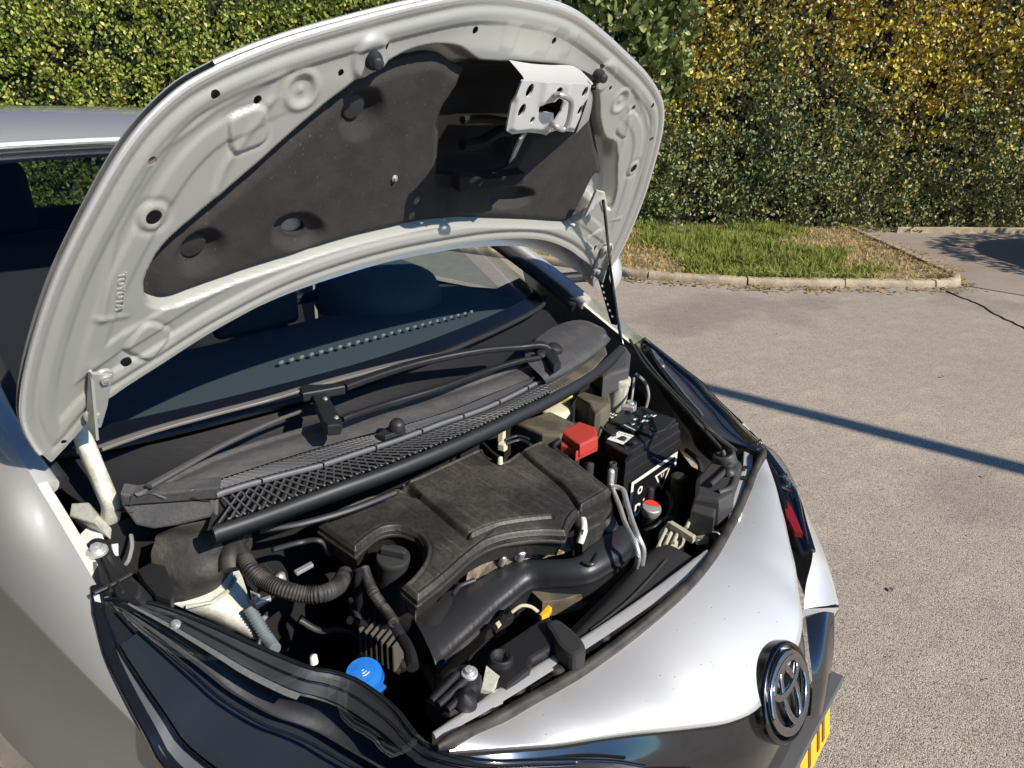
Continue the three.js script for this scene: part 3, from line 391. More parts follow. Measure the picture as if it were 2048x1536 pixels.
// headlamps
const LT = [[-0.752, 0.903, 0.724], [-0.726, 0.911, 0.7], [-0.705, 0.9, 0.68], [-0.664, 0.881, 0.65], [-0.577, 0.842, 0.6], [-0.522, 0.822, 0.57], [-0.504, 0.812, 0.55], [-0.473, 0.8, 0.53], [-0.41, 0.79, 0.525], [-0.345, 0.783, 0.535], [-0.29, 0.765, 0.5], [-0.24, 0.742, 0.432], [-0.19, 0.716, 0.36], [-0.155, 0.695, 0.318]];
const LB = [...LBT.slice(0, 7).map(([x, t]) => wingP(x, t)), [-0.45, 0.752, 0.722], [-0.36, 0.722, 0.668], ...[[-.2462,.712,-.5312],[-.1862,.7,-.424],[-.1475,.69,-.3557]].map(([x, y, z]) => [x, y, -z])];
for (const s of BOTH) {
  const n = 48, T = resample(smooth(side(LT, s), 6), n), B = resample(smooth(side(LB, s), 6), n);
  const bulge = (k, t, i) => k * Math.sin(Math.PI * t) * Math.pow(Math.sin(Math.PI * clamp((i + 0.5) / n)), 0.6);
  const surf = (t, k, i) => T[i].map((x, c) => lerp(x, B[i][c], t) + [0.4, 0.62, 0.62 * s][c] * bulge(k, t, i));
  const grid = (t0, t1, k, m = 10, a = 0, b = n) => gridGeo(Array.from({ length: m + 1 }, (_, j) => Array.from({ length: b - a }, (_, i) => surf(lerp(t0, t1, j / m), k, i + a))));
  const hl = part('headlamp', [grid(0, 1, -0.085, 12), grid(0, 0.22, -0.018, 4)], M.black, car);
  const L = part('lens', grid(0, 1, 0.028, 16), M.lens, hl); void L;
  const line = (t, k, a, b, r, mat, nm) => part(nm, sweep(Array.from({ length: b - a }, (_, i) => surf(t, k, i + a)), rrect(r, r * 0.6, r * 0.2)), mat, hl);
  line(0.0, 0, 0, n, 0.006, M.glossBlack, 'lens_rim'); line(1.0, 0, 0, n, 0.014, M.glossBlack, 'lens_rim');
  line(0.1, 0.0, 2, n - 6, 0.0035, M.darkChrome, 'bezel_strip');
  part('bezel', grid(0.2, 0.25, -0.006, 3, 3, 19), std([0.11, 0.107, 0.1], 0.65, { bumpMap: rep(nz, 30), bumpScale: 0.001 }), hl); part('bezel', grid(0.05, 0.19, -0.004, 4, 5, 30), std([0.018, 0.018, 0.019], 0.45), hl);
  line(0.47, 0.004, 3, n - 5, 0.004, M.darkChrome, 'light_guide');
  part('bezel', grid(0.88, 0.965, 0.004, 3, 2, 26), std([0.1, 0.1, 0.105], 0.4), hl); line(0.86, 0.008, 3, 27, 0.004, M.darkChrome, 'bezel_strip');
  part('inner_panel', grid(0.42, 0.86, -0.03, 6, 5, n - 4), std([0.022, 0.025, 0.03], 0.14), hl); part('inner_panel', gridGeo([0.4, 0.42].map((t, k) => Array.from({ length: n - 10 }, (_, i) => surf(t, k ? -0.03 : 0.0, i + 5)))), std([0.1, 0.1, 0.105], 0.35), hl);
  for (const [i, t, r] of [[27, 0.68, 0.042], [35, 0.6, 0.034]]) { const c = surf(t, -0.016, i); part('reflector', lathe([[r, 0.02], [r * 0.85, -0.004], [r * 0.4, -0.02], [0, -0.022]], c, [0.75, 0.4, 0.35 * s]), M.chrome, hl); part('projector_lens', lathe([[r * 0.6, -0.012], [r * 0.5, 0.004], [r * 0.25, 0.014], [0, 0.016]], c, [0.75, 0.4, 0.35 * s]), M.glossBlack, hl); }
  for (const i of [7]) part('lamp_screw', bolt(surf(0.17, 0.004, i), [0.3, 0.8, 0.4 * s], 0.007), M.steel, hl);
  if (s < 0) part('reflector_insert', plate([[-.2528,.735,-.4631],[-.2125,.735,-.4145],[-.1656,.735,-.334],[-.1803,.735,-.331],[-.2154,.735,-.3806]], 0.01), phys([0.25, 0.012, 0.012], 0.25, { clearcoat: 1 }), hl, 'dark red insert in the far headlamp');
}
// bumper corners with their blunt ends beside the number plate
for (const s of BOTH) {
  const Q = [[-0.45, 0.752, -0.724], [-0.35, 0.69, -0.69], ...[[-.2481,.65,-.5968],[-.1603,.62,-.487],[-.1084,.615,-.3988],[-.0715,.61,-.3234]]].map(([x, y, z]) => [x, y, z * -s]), I = [[-0.452, 0.754, -0.72], [-0.362, 0.722, -0.668], ...[[-.2455,.71,-.5365],[-.1833,.697,-.4327],[-.1448,.687,-.3547],[-.1297,.66,-.2788],[-.1148,.64,-.231]]].map(([x, y, z]) => [x, y, z * -s]);
  const low = Q.map(([x, y, z]) => [x - 0.025, y - 0.1, z * 0.99]);
  const b = part('bumper_corner', [loft([I, resample(smooth(Q, 4), 24).map((p, i) => p.map((x, c) => lerp(x, resample(smooth(I, 4), 24)[i][c], 0.5) + [0.003, 0.006, 0][c])), Q, low], 30, 5), loft([[I[6], Q[5]], [[I[6][0] - 0.006, I[6][1] - 0.035, I[6][2]], low[5]]], 6, 3, false)], M.paint, car);
  void b;
  const lowI = [[-.1173,.62,-.2545],[-.0862,.6,-.188],[-.0548,.57,-.1269],[-.0402,.53,-.088]].map(([x, y, z]) => [x, y, z * -s]), lowO = [[-.0791,.6,-.3198],[-.0584,.56,-.2721],[-.0441,.52,-.2213],[-.0373,.48,-.1846]].map(([x, y, z]) => [x, y, z * -s]);
  part('bumper_grille_side', [loft([lowI, lowI.map((p, i) => p.map((x, c) => lerp(x, lowO[i][c], 0.5) + [0.006, 0.004, 0][c])), lowO], 20, 5)], M.glossBlack, car);
}
// badge
{
  const c = [-0.07, 0.64, 0], nrm = V(0.906, 0.423, 0), up = V(-0.423, 0.906, 0), zz = V(0, 0, 1);
  const el = (a, b, n = 48, d = 0, dx = 0, dy = 0) => Array.from({ length: n + 1 }, (_, i) => { const t = i / n * 2 * Math.PI; return v3(c).addScaledVector(zz, a * Math.cos(t) + dx).addScaledVector(up, b * Math.sin(t) + dy).addScaledVector(nrm, d).toArray(); });
  const bd = part('badge', [gridGeo([el(0.0001, 0.0001, 48, -0.004), el(0.03, 0.024, 48, -0.004), el(0.075, 0.06, 48, -0.006)])], M.black, car, 'round chrome badge on the nose');
  part('badge_bezel', gridGeo([el(0.09, 0.074, 48, -0.03), el(0.09, 0.074, 48, 0.0), el(0.087, 0.071, 48, 0.006), el(0.083, 0.067, 48, 0.006), el(0.076, 0.061, 48, -0.006)]), M.darkChrome, bd);
  const oval = (a, b, r, d, dx, dy, mat) => part('badge_ring', sweep(el(a, b, 56, d, dx, dy), rrect(r * 2, r * 1.3, r * 0.5), nrm, true, false), mat, bd);
  oval(0.068, 0.054, 0.0075, 0.006, 0, 0, M.chrome); oval(0.024, 0.045, 0.006, 0.007, 0, -0.004, M.chrome); oval(0.05, 0.02, 0.006, 0.008, 0, 0.026, M.chrome);
}
// number plate
{
  const P = (px) => px, x = -0.038; void P;
  const z0 = -0.255, ang = -0.16, n = [Math.cos(ang), -Math.sin(ang), 0];
  const q = (z, t, d = 0) => [x + n[0] * d - 0.1 * 0 + t * Math.sin(ang), 0.425 + t * Math.cos(ang) + n[1] * d, z];
  const pl = part('number_plate', plate([q(z0, -0.055), q(0.262, -0.055), q(0.262, 0.055), q(z0, 0.055)], 0.004, 0.001), std([0.78, 0.46, 0.02], 0.4), car);
  part('plate_holder', [plate([q(z0 - 0.02, -0.07, -0.006), q(0.28, -0.07, -0.006), q(0.28, 0.07, -0.006), q(z0 - 0.02, 0.07, -0.006)], 0.018, 0.002), box(0.03, 0.012, 0.56, q(0, 0.066, 0.004), 0, 0.004)], std([0.09, 0.09, 0.09], 0.55), pl);
  const ch = []; for (const [z, w] of [[-0.21, 0.012], [-0.18, 0.012], [-0.13, 0.012], [-0.07, 0.012], [-0.04, 0.012], [0.03, 0.012], [0.09, 0.012], [0.12, 0.012], [0.17, 0.012], [0.2, 0.012]]) ch.push(plate([q(z - w / 2, -0.036, 0.002), q(z + w / 2, -0.036, 0.002), q(z + w / 2, 0.036, 0.002), q(z - w / 2, 0.036, 0.002)], 0.0015, 0));
  for (const c of ch) part('plate_mark', c, std([0.2, 0.09, 0.01], 0.6), pl);
}
// cabin
{
  const d0 = [-0.62, -0.35, 0, 0.35, 0.62], dl = (x, y) => d0.map((z) => [x - 0.06 * (z / 0.62) ** 2, y, z]);
  const dash = part('dashboard', loft([dl(-0.99, 0.972), dl(-1.1, 0.985), dl(-1.3, 0.99), dl(-1.43, 0.965), dl(-1.48, 0.92), dl(-1.47, 0.7)], 24, 5), M.dash, car);
  part('instrument_hood', lathe([[0.17, 0], [0.17, 0.06], [0.15, 0.1], [0.1, 0.12], [0, 0.125]], [-1.4, 0.965, -0.35], [0.15, 1, 0]), M.dash, dash);
  part('centre_screen', box(0.04, 0.16, 0.24, [-1.47, 1.04, 0.0], 0, 0.02), M.blackMatt, dash);
  const sl = [], slotGlintM = std([0.26, 0.3, 0.31], 0.6); for (let i = 0; i < 24; i++) { const t = i / 23; sl.push(box(0.006, 0.005, 0.013, [lerp(-1.125, -1.098, t), 0.999, lerp(0.17, -0.4, t)], 0.5, 0.001)); } for (const g of sl) part('demister_slot_glint', g, slotGlintM, dash);  // pale slot boxes, the reflection on the vent put into their colour
  const st = part('steering_wheel', place(new THREE.TorusGeometry(0.18, 0.016, 10, 36).rotateX(Math.PI / 2), [-1.62, 0.98, -0.35], [-0.85, 0.5, 0]), M.black, car); part('wheel_hub', lathe([[0.07, -0.02], [0.06, 0.02], [0, 0.03]], [-1.61, 0.97, -0.35], [-0.85, 0.5, 0]), M.black, st); part('wheel_spoke', box(0.03, 0.03, 0.34, [-1.615, 0.975, -0.35], 0, 0.01), M.black, st);
  for (const z of [0.34, -0.34]) { const se = part('front_seat', [box(0.16, 0.62, 0.46, [-2.12, 0.85, z], 0, 0.07, 0, 0.2), box(0.5, 0.16, 0.48, [-1.88, 0.55, z], 0, 0.06)], M.seat, car); part('headrest', box(0.1, 0.2, 0.27, [-2.2, 1.25, z], 0, 0.045, 0, 0.15), M.seat, se); }
  part('rear_seat', [box(0.16, 0.6, 1.2, [-2.95, 0.82, 0], 0, 0.07, 0, 0.3), box(0.45, 0.18, 1.2, [-2.75, 0.52, 0], 0, 0.06)], M.seat, car);
  part('mirror', box(0.03, 0.06, 0.2, [-1.62, 1.33, 0], 0, 0.02), M.black, car);
}
for (const s of BOTH) { const m = part('door_mirror', (() => { const g = new THREE.SphereGeometry(1, 24, 16); g.scale(0.045, 0.07, 0.06); g.translate(-0.985, 1.045, 0.885 * s); return g; })(), M.paint, car); part('mirror_arm', box(0.04, 0.03, 0.16, [-1.07, 1.03, 0.79 * s], 0.5 * s, 0.012), M.black, m); }

// ---------- bonnet ----------
const HALF = [[0, 0.684], [0.12, 0.677], [0.236, 0.65], [0.353, 0.616], [0.448, 0.585], [0.53, 0.549], [0.575, 0.517], [0.615, 0.468], [0.652, 0.395], [0.69, 0.3], [0.717, 0.19], [0.725, 0.105], [0.712, 0.045], [0.692, -0.001], [0.692, -0.001], [0.66, 0.035], [0.618, 0.085], [0.539, 0.125], [0.451, 0.165], [0.327, 0.203], [0.167, 0.223], [0, 0.227]];
const HO = smooth([...HALF.map(([z, v]) => [z, v]), ...HALF.slice(1, -1).reverse().map(([z, v]) => [-z, v])], 5, true);
const INS = smooth([[-.5581,.228],[-.5668,.2501],[-.5632,.284],[-.5405,.3229],[-.4467,.4026],[-.3555,.4828],[-.3158,.5202],[-.3002,.534],[-.2731,.5491],[-.2384,.5634],[-.1936,.5736],[-.1601,.5798],[-.1242,.5771],[-.1029,.5681],[-.0723,.563],[-.0723,.563],[-.0775,.5268],[-.0922,.4844],[-.0746,.4398],[-.0516,.3725],[-.0516,.3725],[.0351,.3638],[.1363,.3723],[.1471,.4005],[.174,.4569],[.2667,.4689],[.2801,.5386],[.289,.5388],[.4773,.3642],[.4624,.3435],[.4593,.2541],[.4415,.2248],[.3883,.2249],[.1519,.2595],[-.003,.2741],[-.128,.2703],[-.2361,.2617],[-.3309,.2492],[-.4164,.2379],[-.4934,.225],[-.5329,.2194]], 4, true);
const REC = smooth([[-.5692,.2332],[-.5799,.2668],[-.5748,.2971],[-.5508,.3372],[-.4591,.4154],[-.3671,.499],[-.3218,.5365],[-.3005,.5531],[-.2714,.5689],[-.2317,.5892],[-.198,.5997],[-.1605,.6051],[-.1217,.6033],[-.0787,.5891],[-.0441,.5878],[.0576,.5914],[.18,.5886],[.2615,.5603],[.3071,.5423],[.3553,.4896],[.4033,.4518],[.4434,.4414],[.4708,.4249],[.5246,.3594],[.5667,.3014],[.5721,.2548],[.4744,.2991],[.4626,.2328],[.4321,.2202],[.1428,.2566],[-.0122,.2732],[-.1366,.27],[-.2439,.2621],[-.3381,.2501],[-.423,.2393],[-.4993,.2268],[-.5387,.2223]], 4, true);
const cavity = smooth([[-.0683,.56],[-.073,.5227],[-.0874,.4844],[-.0709,.4397],[-.0499,.3743],[.1292,.3738],[.1437,.406],[.1706,.4621],[.2611,.4764],[.2527,.533],[.1839,.5792]], 4, true);
const near = (pts) => pts.map(([a, b]) => [-Math.abs(a), b]);
const R = [near([[-.6322,.231],[-.6279,.2922],[-.6203,.3565],[-.595,.4168],[-.5652,.4673],[-.5119,.5086],[-.4378,.548]]), near([[-.4292,.5508],[-.4328,.5253],[-.466,.4729],[-.4891,.426],[-.4945,.3944]]), near([[-.639,.2352],[-.5974,.2244]]), near([[-.5992,.2224],[-.6048,.1547],[-.6211,.0859]])].map(lineD);
const bossP = near([[-.3936,.5314], [-.4626,.4808], [-.5764,.3731], [-.5655,.174], [-.2933,.578]]);
const sdRec = polySd(REC), sdCav = polySd(cavity);
const crown = (a) => 0.02 * ((a / 0.6) ** 2 - 1);
const hoodH = (a, b, e) => {
  const n = -Math.abs(a), d = bossP.map(([x, y]) => Math.hypot(n - x, b - y)), r = sdRec(a, b), sideK = sstep(0.35, 0.55, Math.abs(a)), front = sstep(0.5, 0.6, b) * (1 - sideK * 0.5);
  let h = crown(a) - 0.003 * bump(e - 0.014, 0.004) + 0.0015 * bump(e - 0.026, 0.005) - 0.004 * sstep(0.035, 0.042, e) + 0.003 * sideK * sstep(0.06, 0.067, e) - 0.003 * sideK * sstep(0.088, 0.096, e) + 0.004 * front * sstep(0.05, 0.085, e);
  h += 0.0022 * bump(R[0](n, b), 0.005) + 0.002 * bump(R[1](n, b), 0.006) + 0.002 * bump(R[2](n, b), 0.004) - 0.002 * bump(R[3](n, b), 0.008);
  h += 0.003 * bump(d[0] - 0.024, 0.0045) - 0.003 * sstep(0.02, 0.012, d[0]) + 0.003 * bump(d[0], 0.004);
  const sq = (i, w, t) => { const c = Math.cos(t), s = Math.sin(t), x = n - bossP[i][0], y = b - bossP[i][1]; return Math.pow(Math.pow(Math.abs(x * c + y * s), 4) + Math.pow(Math.abs(-x * s + y * c), 4), 0.25) / w; };
  const q = sq(1, 0.027, 0.3); h += 0.0028 * sstep(1.08, 0.9, q) - 0.0015 * bump(q - 1.12, 0.1);
  const q2 = sq(3, 0.026, 0.9); h += 0.003 * sstep(1.1, 0.9, q2) - 0.0015 * bump(q2 - 1.14, 0.1);
  h += -0.0018 * bump(d[2] - 0.022, 0.005) + 0.0015 * bump(d[2] - 0.015, 0.004);
  h += 0.006 * sstep(0.036, 0.024, d[4]);
  h -= 0.036 * sstep(0, 0.012, r) + 0.03 * sstep(0, 0.02, sdCav(a, b));
  for (const [z, w] of [[0.02, 0.018], [-0.07, 0.02], [-0.14, 0.014]]) h += 0.003 * sstep(w + 0.004, w - 0.004, Math.abs(a - (-z))) * sstep(0.6, 0.615, b) * sstep(0.655, 0.64, b);
  return h;
};
const holePx = [[...[-.5179,.5279], 0.006], [...[-.456,.5186], 0.006], [...[-.5856,.4494], 0.006], [...[-.5764,.3731], 0.0105], [...[-.5941,.1449], 0.0075], [...[-.2707,.5963], 0.005], [...[-.3362,.5558], 0.005], [...[-.1011,.6286], 0.006], [...[-.675,.0306], 0.004]];
const hh = []; for (const [a, b, r] of holePx) { hh.push(circ(a, b, r, r, 0, 14)); if (Math.abs(a) > 0.08) hh.push(circ(-a, b, r, r, 0, 14)); }
const bonnet = part('bonnet', sheet(HOOD, HO, { step: 0.0032, h: hoodH, holes: hh, thick: 0.0015 }), M.paintIn, car, 'raised bonnet, pale pressed steel inner face');
{ const re = HO.filter((p) => p[1] < 0.24 && Math.abs(p[0]) < 0.69).sort((p, q) => p[0] - q[0]); part('rear_fold', gridGeo([re.map(([a, b]) => on(HOOD, a, b, crown(a) - 0.0015)), re.map(([a, b]) => on(HOOD, a, b + 0.004, crown(a) - 0.045))]), M.paintIn, bonnet); }
part('outer_skin', sheet(HOOD, HO.map(([a, b]) => [a * 1.004, b + 0.004 * sstep(0.3, 0.6, b) - 0.042 * sstep(0.26, 0.22, b) * sstep(0.69, 0.6, Math.abs(a)) * sstep(-0.02, 0.05, b)]), { step: 0.016, h: (a, b, e) => crown(a) - 0.008 - 0.02 * sstep(0.26, 0.2, b) * sstep(0.7, 0.6, Math.abs(a)) - 0.085 * sstep(-0.02, 0.11, e), thick: 0.002 }), M.paint, bonnet);
{ // folded hem along front and sides
  const edge = HO.filter((p) => p[1] > 0.02 && !(p[1] < 0.24 && Math.abs(p[0]) < 0.7)), k = edge.findIndex((p, i) => i && Math.hypot(p[0] - edge[i - 1][0], p[1] - edge[i - 1][1]) > 0.2), o = k > 0 ? [...edge.slice(k), ...edge.slice(0, k)] : edge;
  part('hem', [sweep(o.map(([a, b]) => on(HOOD, a, b, crown(a) - 0.003)), rrect(0.009, 0.007, 0.003), v3(HOOD[3])), sweep(o.filter((p) => p[1] > 0.553).map(([a, b]) => on(HOOD, a * 1.006, b + 0.004, crown(a) - 0.01)), rrect(0.005, 0.006, 0.002), v3(HOOD[3]))], M.paint, bonnet);
}
const cups = [[-.494,.2956],[-.2688,.4911],[-.3329,.302],[.1864,.3109],[-.074,.4886],[-.1635,.3801]];
const padD = polySd(INS);
const pad = part('insulation_pad', sheet(HOOD, INS, { step: 0.0045, thick: 0.012, holes: [circ(cups[2][0], cups[2][1], 0.024, 0.014, -0.35)], h: (a, b, e) => {
  let h = crown(a) - 0.014 - 0.012 * sstep(0.02, 0, e) + 0.004 * (fbm(a * 9 + 60, b * 9 + 60, 512, 5, 3) - 0.5);
  for (const [i, r, dp] of [[0, 0.042, 0.02], [1, 0.045, 0.022]]) { const x = a - cups[i][0], y = b - cups[i][1], d = Math.hypot(x, y); h -= dp * sstep(r, r * 0.35, d); }
  for (const [i, rx, ry, t, dp] of [[2, 0.06, 0.035, -0.35, 0.016], [3, 0.08, 0.026, -0.05, 0.024], [4, 0.03, 0.04, 0, 0.018]]) { const x = a - cups[i][0], y = b - cups[i][1], u = (x * Math.cos(t) + y * Math.sin(t)) / rx, w = (-x * Math.sin(t) + y * Math.cos(t)) / ry, d = Math.hypot(u, w); h -= dp * sstep(1, 0.55, d); }
  void padD; return h;
} }), M.felt, bonnet, 'dark brown felt insulation pad');
for (const i of [0, 1]) part('pad_button', lathe([[0.02, 0], [0.02, 0.004], [0.017, 0.006], [0, 0.0065]], on(HOOD, cups[i][0] - 0.006, cups[i][1] + 0.004, crown(cups[i][0]) - 0.034), HOOD[3]), M.blackMatt, pad);
part('pad_clip', bolt(on(HOOD, cups[5][0], cups[5][1], crown(cups[5][0]) - 0.012), HOOD[3], 0.006), M.steel, pad);
for (let i = 0; i < 60; i++) { /* torn specks of felt below the latch cavity */ }
part('latch_well_shade', sheet(HOOD, cavity.map(([a, b]) => [a + (a - 0.06) * 0.2, b + (b - 0.5) * (b < 0.5 ? 0.3 : 0.1)]), { step: 0.008, h: (a, b) => crown(a) - 0.036 * sstep(0, 0.016, sdRec(a, b)) - 0.03 * sstep(0, 0.02, sdCav(a, b)) + 0.004, thick: 0 }), M.deep, bonnet);  // black sheet over the pale floor, cavity shade put into its colour
// latch bracket and striker
{
  const d = 0.1, O = [[-.1166,.6124],[.0651,.612],[.0726,.5893],[.0829,.5607],[.0842,.5273],[.0316,.5309],[.0005,.5253],[-.0457,.5287],[-.0832,.5261],[-.1002,.5321],[-.1073,.5522],[-.1165,.5855]], ho = [[...[-.0904,.5983], 0.0075, 0.0105], [...[-.0901,.5676], 0.0075, 0.0105], [...[.0554,.6], 0.0065, 0.009], [...[.0661,.5689], 0.0065, 0.009], [...[-.0158,.5997], 0.008, 0.006], [...[-.0542,.5521], 0.005, 0.006]].map(([a, b, rx, ry]) => circ(a, b, rx, ry));
  ho.push([[-.0524,.5748],[-.0392,.5782],[-.0153,.5819],[-.0092,.5885],[.0033,.5863],[.0127,.5673],[.0087,.5554],[.0064,.5468],[-.0046,.5588],[-.0119,.5654],[-.0463,.5636]]);
  const er = lineD([[-.0601,.6131],[-.0485,.5845]]), er2 = lineD([[-.015,.5621],[.0001,.5279]]), er3 = lineD([[-.0014,.6097],[.0093,.5856]]);
  const br = part('latch_bracket', sheet(HOOD, O, { step: 0.0022, holes: ho, thick: 0.003, h: (a, b, e) => d - 0.005 * sstep(0.01, 0, e) * sstep(0.59, 0.575, b) + 0.004 * bump(er(a, b), 0.009) + 0.005 * bump(er2(a, b), 0.007) + 0.003 * bump(er3(a, b), 0.008) }), M.bracket, bonnet, 'steel latch bracket with sunlight put into its pale colour, hanging below the bonnet lip');
  const e0 = [[-.6486,1.5799,.0187],[-.6498,1.5777,-.0381],[-.6495,1.5781,-.0942],[-.6485,1.5803,-.1544],[-.652,1.5731,-.1956]], e1 = [[-.5447,1.5463,.1166],[-.5453,1.5451,.0737],[-.5452,1.5452,.0292],[-.5452,1.5452,-.0182],[-.5449,1.5459,-.0651]], em = e0.map((p, i) => p.map((x, c) => lerp(x, e1[i][c], 0.62) + HOOD[3][c] * 0.012));
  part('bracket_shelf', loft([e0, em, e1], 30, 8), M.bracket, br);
  
  const r0 = [[-.665,1.5741,-.2152],[-.685,1.5344,-.2881],[-.7084,1.4878,-.3168]], r1 = [[-.5449,1.5459,-.0651],[-.555,1.5257,-.0726],[-.5829,1.4703,-.0842]]; part('bracket_cheek', loft([r1, r0], 12, 6, false), M.paintIn, br);
  part('striker', tube([[-.5596,1.5278,.0115],[-.5363,1.5295,.0394],[-.5298,1.527,.0301],[-.5332,1.5202,.0084],[-.5416,1.5035,-.004],[-.5514,1.4839,-.0103],[-.5563,1.4785,-.004],[-.5558,1.484,.0163],[-.5794,1.4883,-.0027]], 0.0045, 10), M.steel, br);
  part('bracket_strap', sweep([[-.5944,1.4696,.0478],[-.6371,1.4515,.0053],[-.6959,1.4235,-.0536]], rrect(0.016, 0.004, 0.001), v3(HOOD[3])), M.paintIn, br);
  part('reinforcement', [plate([[-.7389,1.4092,.0588],[-.7442,1.3987,-.0228],[-.7434,1.4003,-.0784],[-.7418,1.4034,-.1272],[-.7525,1.3822,-.1323],[-.7534,1.3804,-.0985],[-.7502,1.3867,-.0724],[-.7532,1.3809,-.0333],[-.7501,1.3869,.0042],[-.7542,1.3788,.0428]], 0.02), tube([[-.708,1.4886,.0635],[-.7072,1.4901,.0012],[-.7102,1.4841,-.0639]], 0.007), tube([[-.7399,1.4472,.0284],[-.7384,1.4503,-.0157],[-.7289,1.4693,-.0591],[-.7291,1.4689,-.0879]], 0.01)], M.deep, br);
}
// rubber stops, bolts, hinge plates and arms
for (const p of [[-.2933,.578], [.2664,.58]]) { const q = on(HOOD, p[0], p[1], crown(p[0]) + 0.004); part('rubber_stop', [lathe([[0.013, -0.004], [0.013, 0.002], [0.0085, 0.004], [0.0085, 0.018], [0.006, 0.021], [0, 0.021]], q, [0.88, -0.3, p[0] < 0 ? 0.35 : 0.35])], M.rubberClean, bonnet); }
for (const s of BOTH) {
  const bp = near([[-.6301,.1407],[-.6405,.0745]]).map(([a, b]) => [a * s, b]), pl = near([[-.649,.1578],[-.6213,.1449],[-.6245,.0873],[-.6316,.0489],[-.649,.0526]]).map(([a, b]) => on(HOOD, a * s, b, crown(a) + 0.006));
  const hi = part('hinge', [plate(pl, 0.004), plate(near([[-.649,.1578],[-.649,.0526]]).flatMap(([a, b], i) => i ? [on(HOOD, a * s, b, crown(a) + 0.034), on(HOOD, a * s, b, crown(a) + 0.004)] : [on(HOOD, a * s, b, crown(a) + 0.004), on(HOOD, a * s, b - 0.01, crown(a) + 0.012)]), 0.003, 0.0005)], M.paintIn, bonnet);
  for (const [a, b] of bp) part('hinge_bolt', bolt(on(HOOD, a, b, crown(a) + 0.009), HOOD[3], 0.013), M.paintIn, hi);
  const gp = side([[-.9534,1.0717,.632],[-.9515,1.0531,.632],[-.9361,1.0271,.632],[-.9203,.9979,.632],[-.9038,.9705,.632],[-.8928,.9495,.632],[-.9089,.9193,.632],[-.9407,.896,.632],[-.9892,.8819,.632],[-1.0443,.8796,.632]], s);
  if (s > 0) part('hinge_arm', sweep(resample(smooth(gp.slice(0, 8), 6), 40), (t) => rrect(0.024 - 0.008 * sstep(0.2, 0, t), 0.024, 0.008), V(0, 0, 1)), M.cream, car);
  part('hinge_mount', [plate(side([...[[-.9625,.945,.6624],[-.9342,.945,.6459],[-.8895,.945,.6527],[-.8717,.945,.666]], ...[[-.9379,.93,.6724]]], s), 0.03, 0.003)], M.cream, car);
}
part('prop_rod', tube([...[[-.7392,1.315,-.4409]], ...[[-.7674,1.2634,-.5036]], ...[[-.8374,1.1019,-.665]], ...[[-.8007,.9572,-.665]], ...[[-.7815,.913,-.66]]].filter((p) => Array.isArray(p)), 0.0042), M.glossBlack, car, 'thin black rod holding the bonnet up');
part('rod_mount', plate([[-.7455,1.3426,-.4142],[-.7493,1.3351,-.4546],[-.7678,1.2982,-.5022],[-.7761,1.2817,-.4977],[-.7597,1.3144,-.4524],[-.7771,1.2798,-.4202]], 0.004), M.cream, bonnet);
part('far_hinge_arm', plate([[-.8824,1.0756,-.675],[-.8596,1.1681,-.675],[-.8463,1.1751,-.675],[-.8483,1.0837,-.675],[-.8036,.9587,-.675],[-.832,.9587,-.675]], 0.003, 0, [[-.8684,1.0586,-.675],[-.8623,1.0416,-.675],[-.8564,1.0259,-.675],[-.8472,1.0108,-.675],[-.8397,.9953,-.675],[-.8305,.9802,-.675],[-.8655,1.1029,-.675]].map((c) => Array.from({ length: 8 }, (_, i) => [c[0] + 0.004 * Math.cos(i * 0.785), c[1] + 0.004 * Math.sin(i * 0.785), c[2]]))), M.blackMatt, car);  // far hinge arm, the shade on it put into the black colour
{ // letters pressed into the inner panel
  const font = await new FontLoader().loadAsync('fonts/droid/droid_sans_bold.typeface.json'), g = new TextGeometry('TOYOTA', { font, size: 0.011, depth: 0.0022, curveSegments: 4 }); g.computeBoundingBox(); g.translate(-g.boundingBox.max.x / 2, -0.008, 0);
  const c = [-.608,.2705], o = on(HOOD, c[0], c[1], hoodH(c[0], c[1], 0.13) + 0.0022); const m = new THREE.Matrix4().makeBasis(v3(HOOD[2]).negate(), v3(HOOD[1]), v3(HOOD[3])).setPosition(v3(o)); g.applyMatrix4(m); part('pressed_letters', g, M.paintIn, bonnet);
}

// ---------- engine bay ----------
{ // dark tub: bulkhead, inner wings, tray
  const wl = [[-0.93, 0.69], [-0.8, 0.7], [-0.7, 0.655], [-0.58, 0.56], [-0.48, 0.5], [-0.36, 0.49], [-0.33, 0.4], [-0.31, 0.2], [-0.29, 0]], ring2 = [...wl, ...wl.slice(0, -1).reverse().map(([x, z]) => [x, -z])], y = (x) => 0.70 + Math.max(0, (-0.45 - x)) * 0.35;
  part('inner_wing_panel', [gridGeo([ring2.map(([x, z]) => [x, y(x), z]), ring2.map(([x, z]) => [x + 0.01, 0.5, z * 0.97]), ring2.map(([x, z]) => [x + 0.02, 0.34, z * 0.95])])], M.deep, car);
  part('bulkhead', [gridGeo([[[-0.9, 0.92, -0.69], [-0.83, 0.92, 0], [-0.9, 0.92, 0.69]], [[-0.86, 0.33, -0.66], [-0.82, 0.33, 0], [-0.86, 0.33, 0.66]]])], M.deep, car);
}
M.mesh = std([0.05, 0.05, 0.051], 0.4);
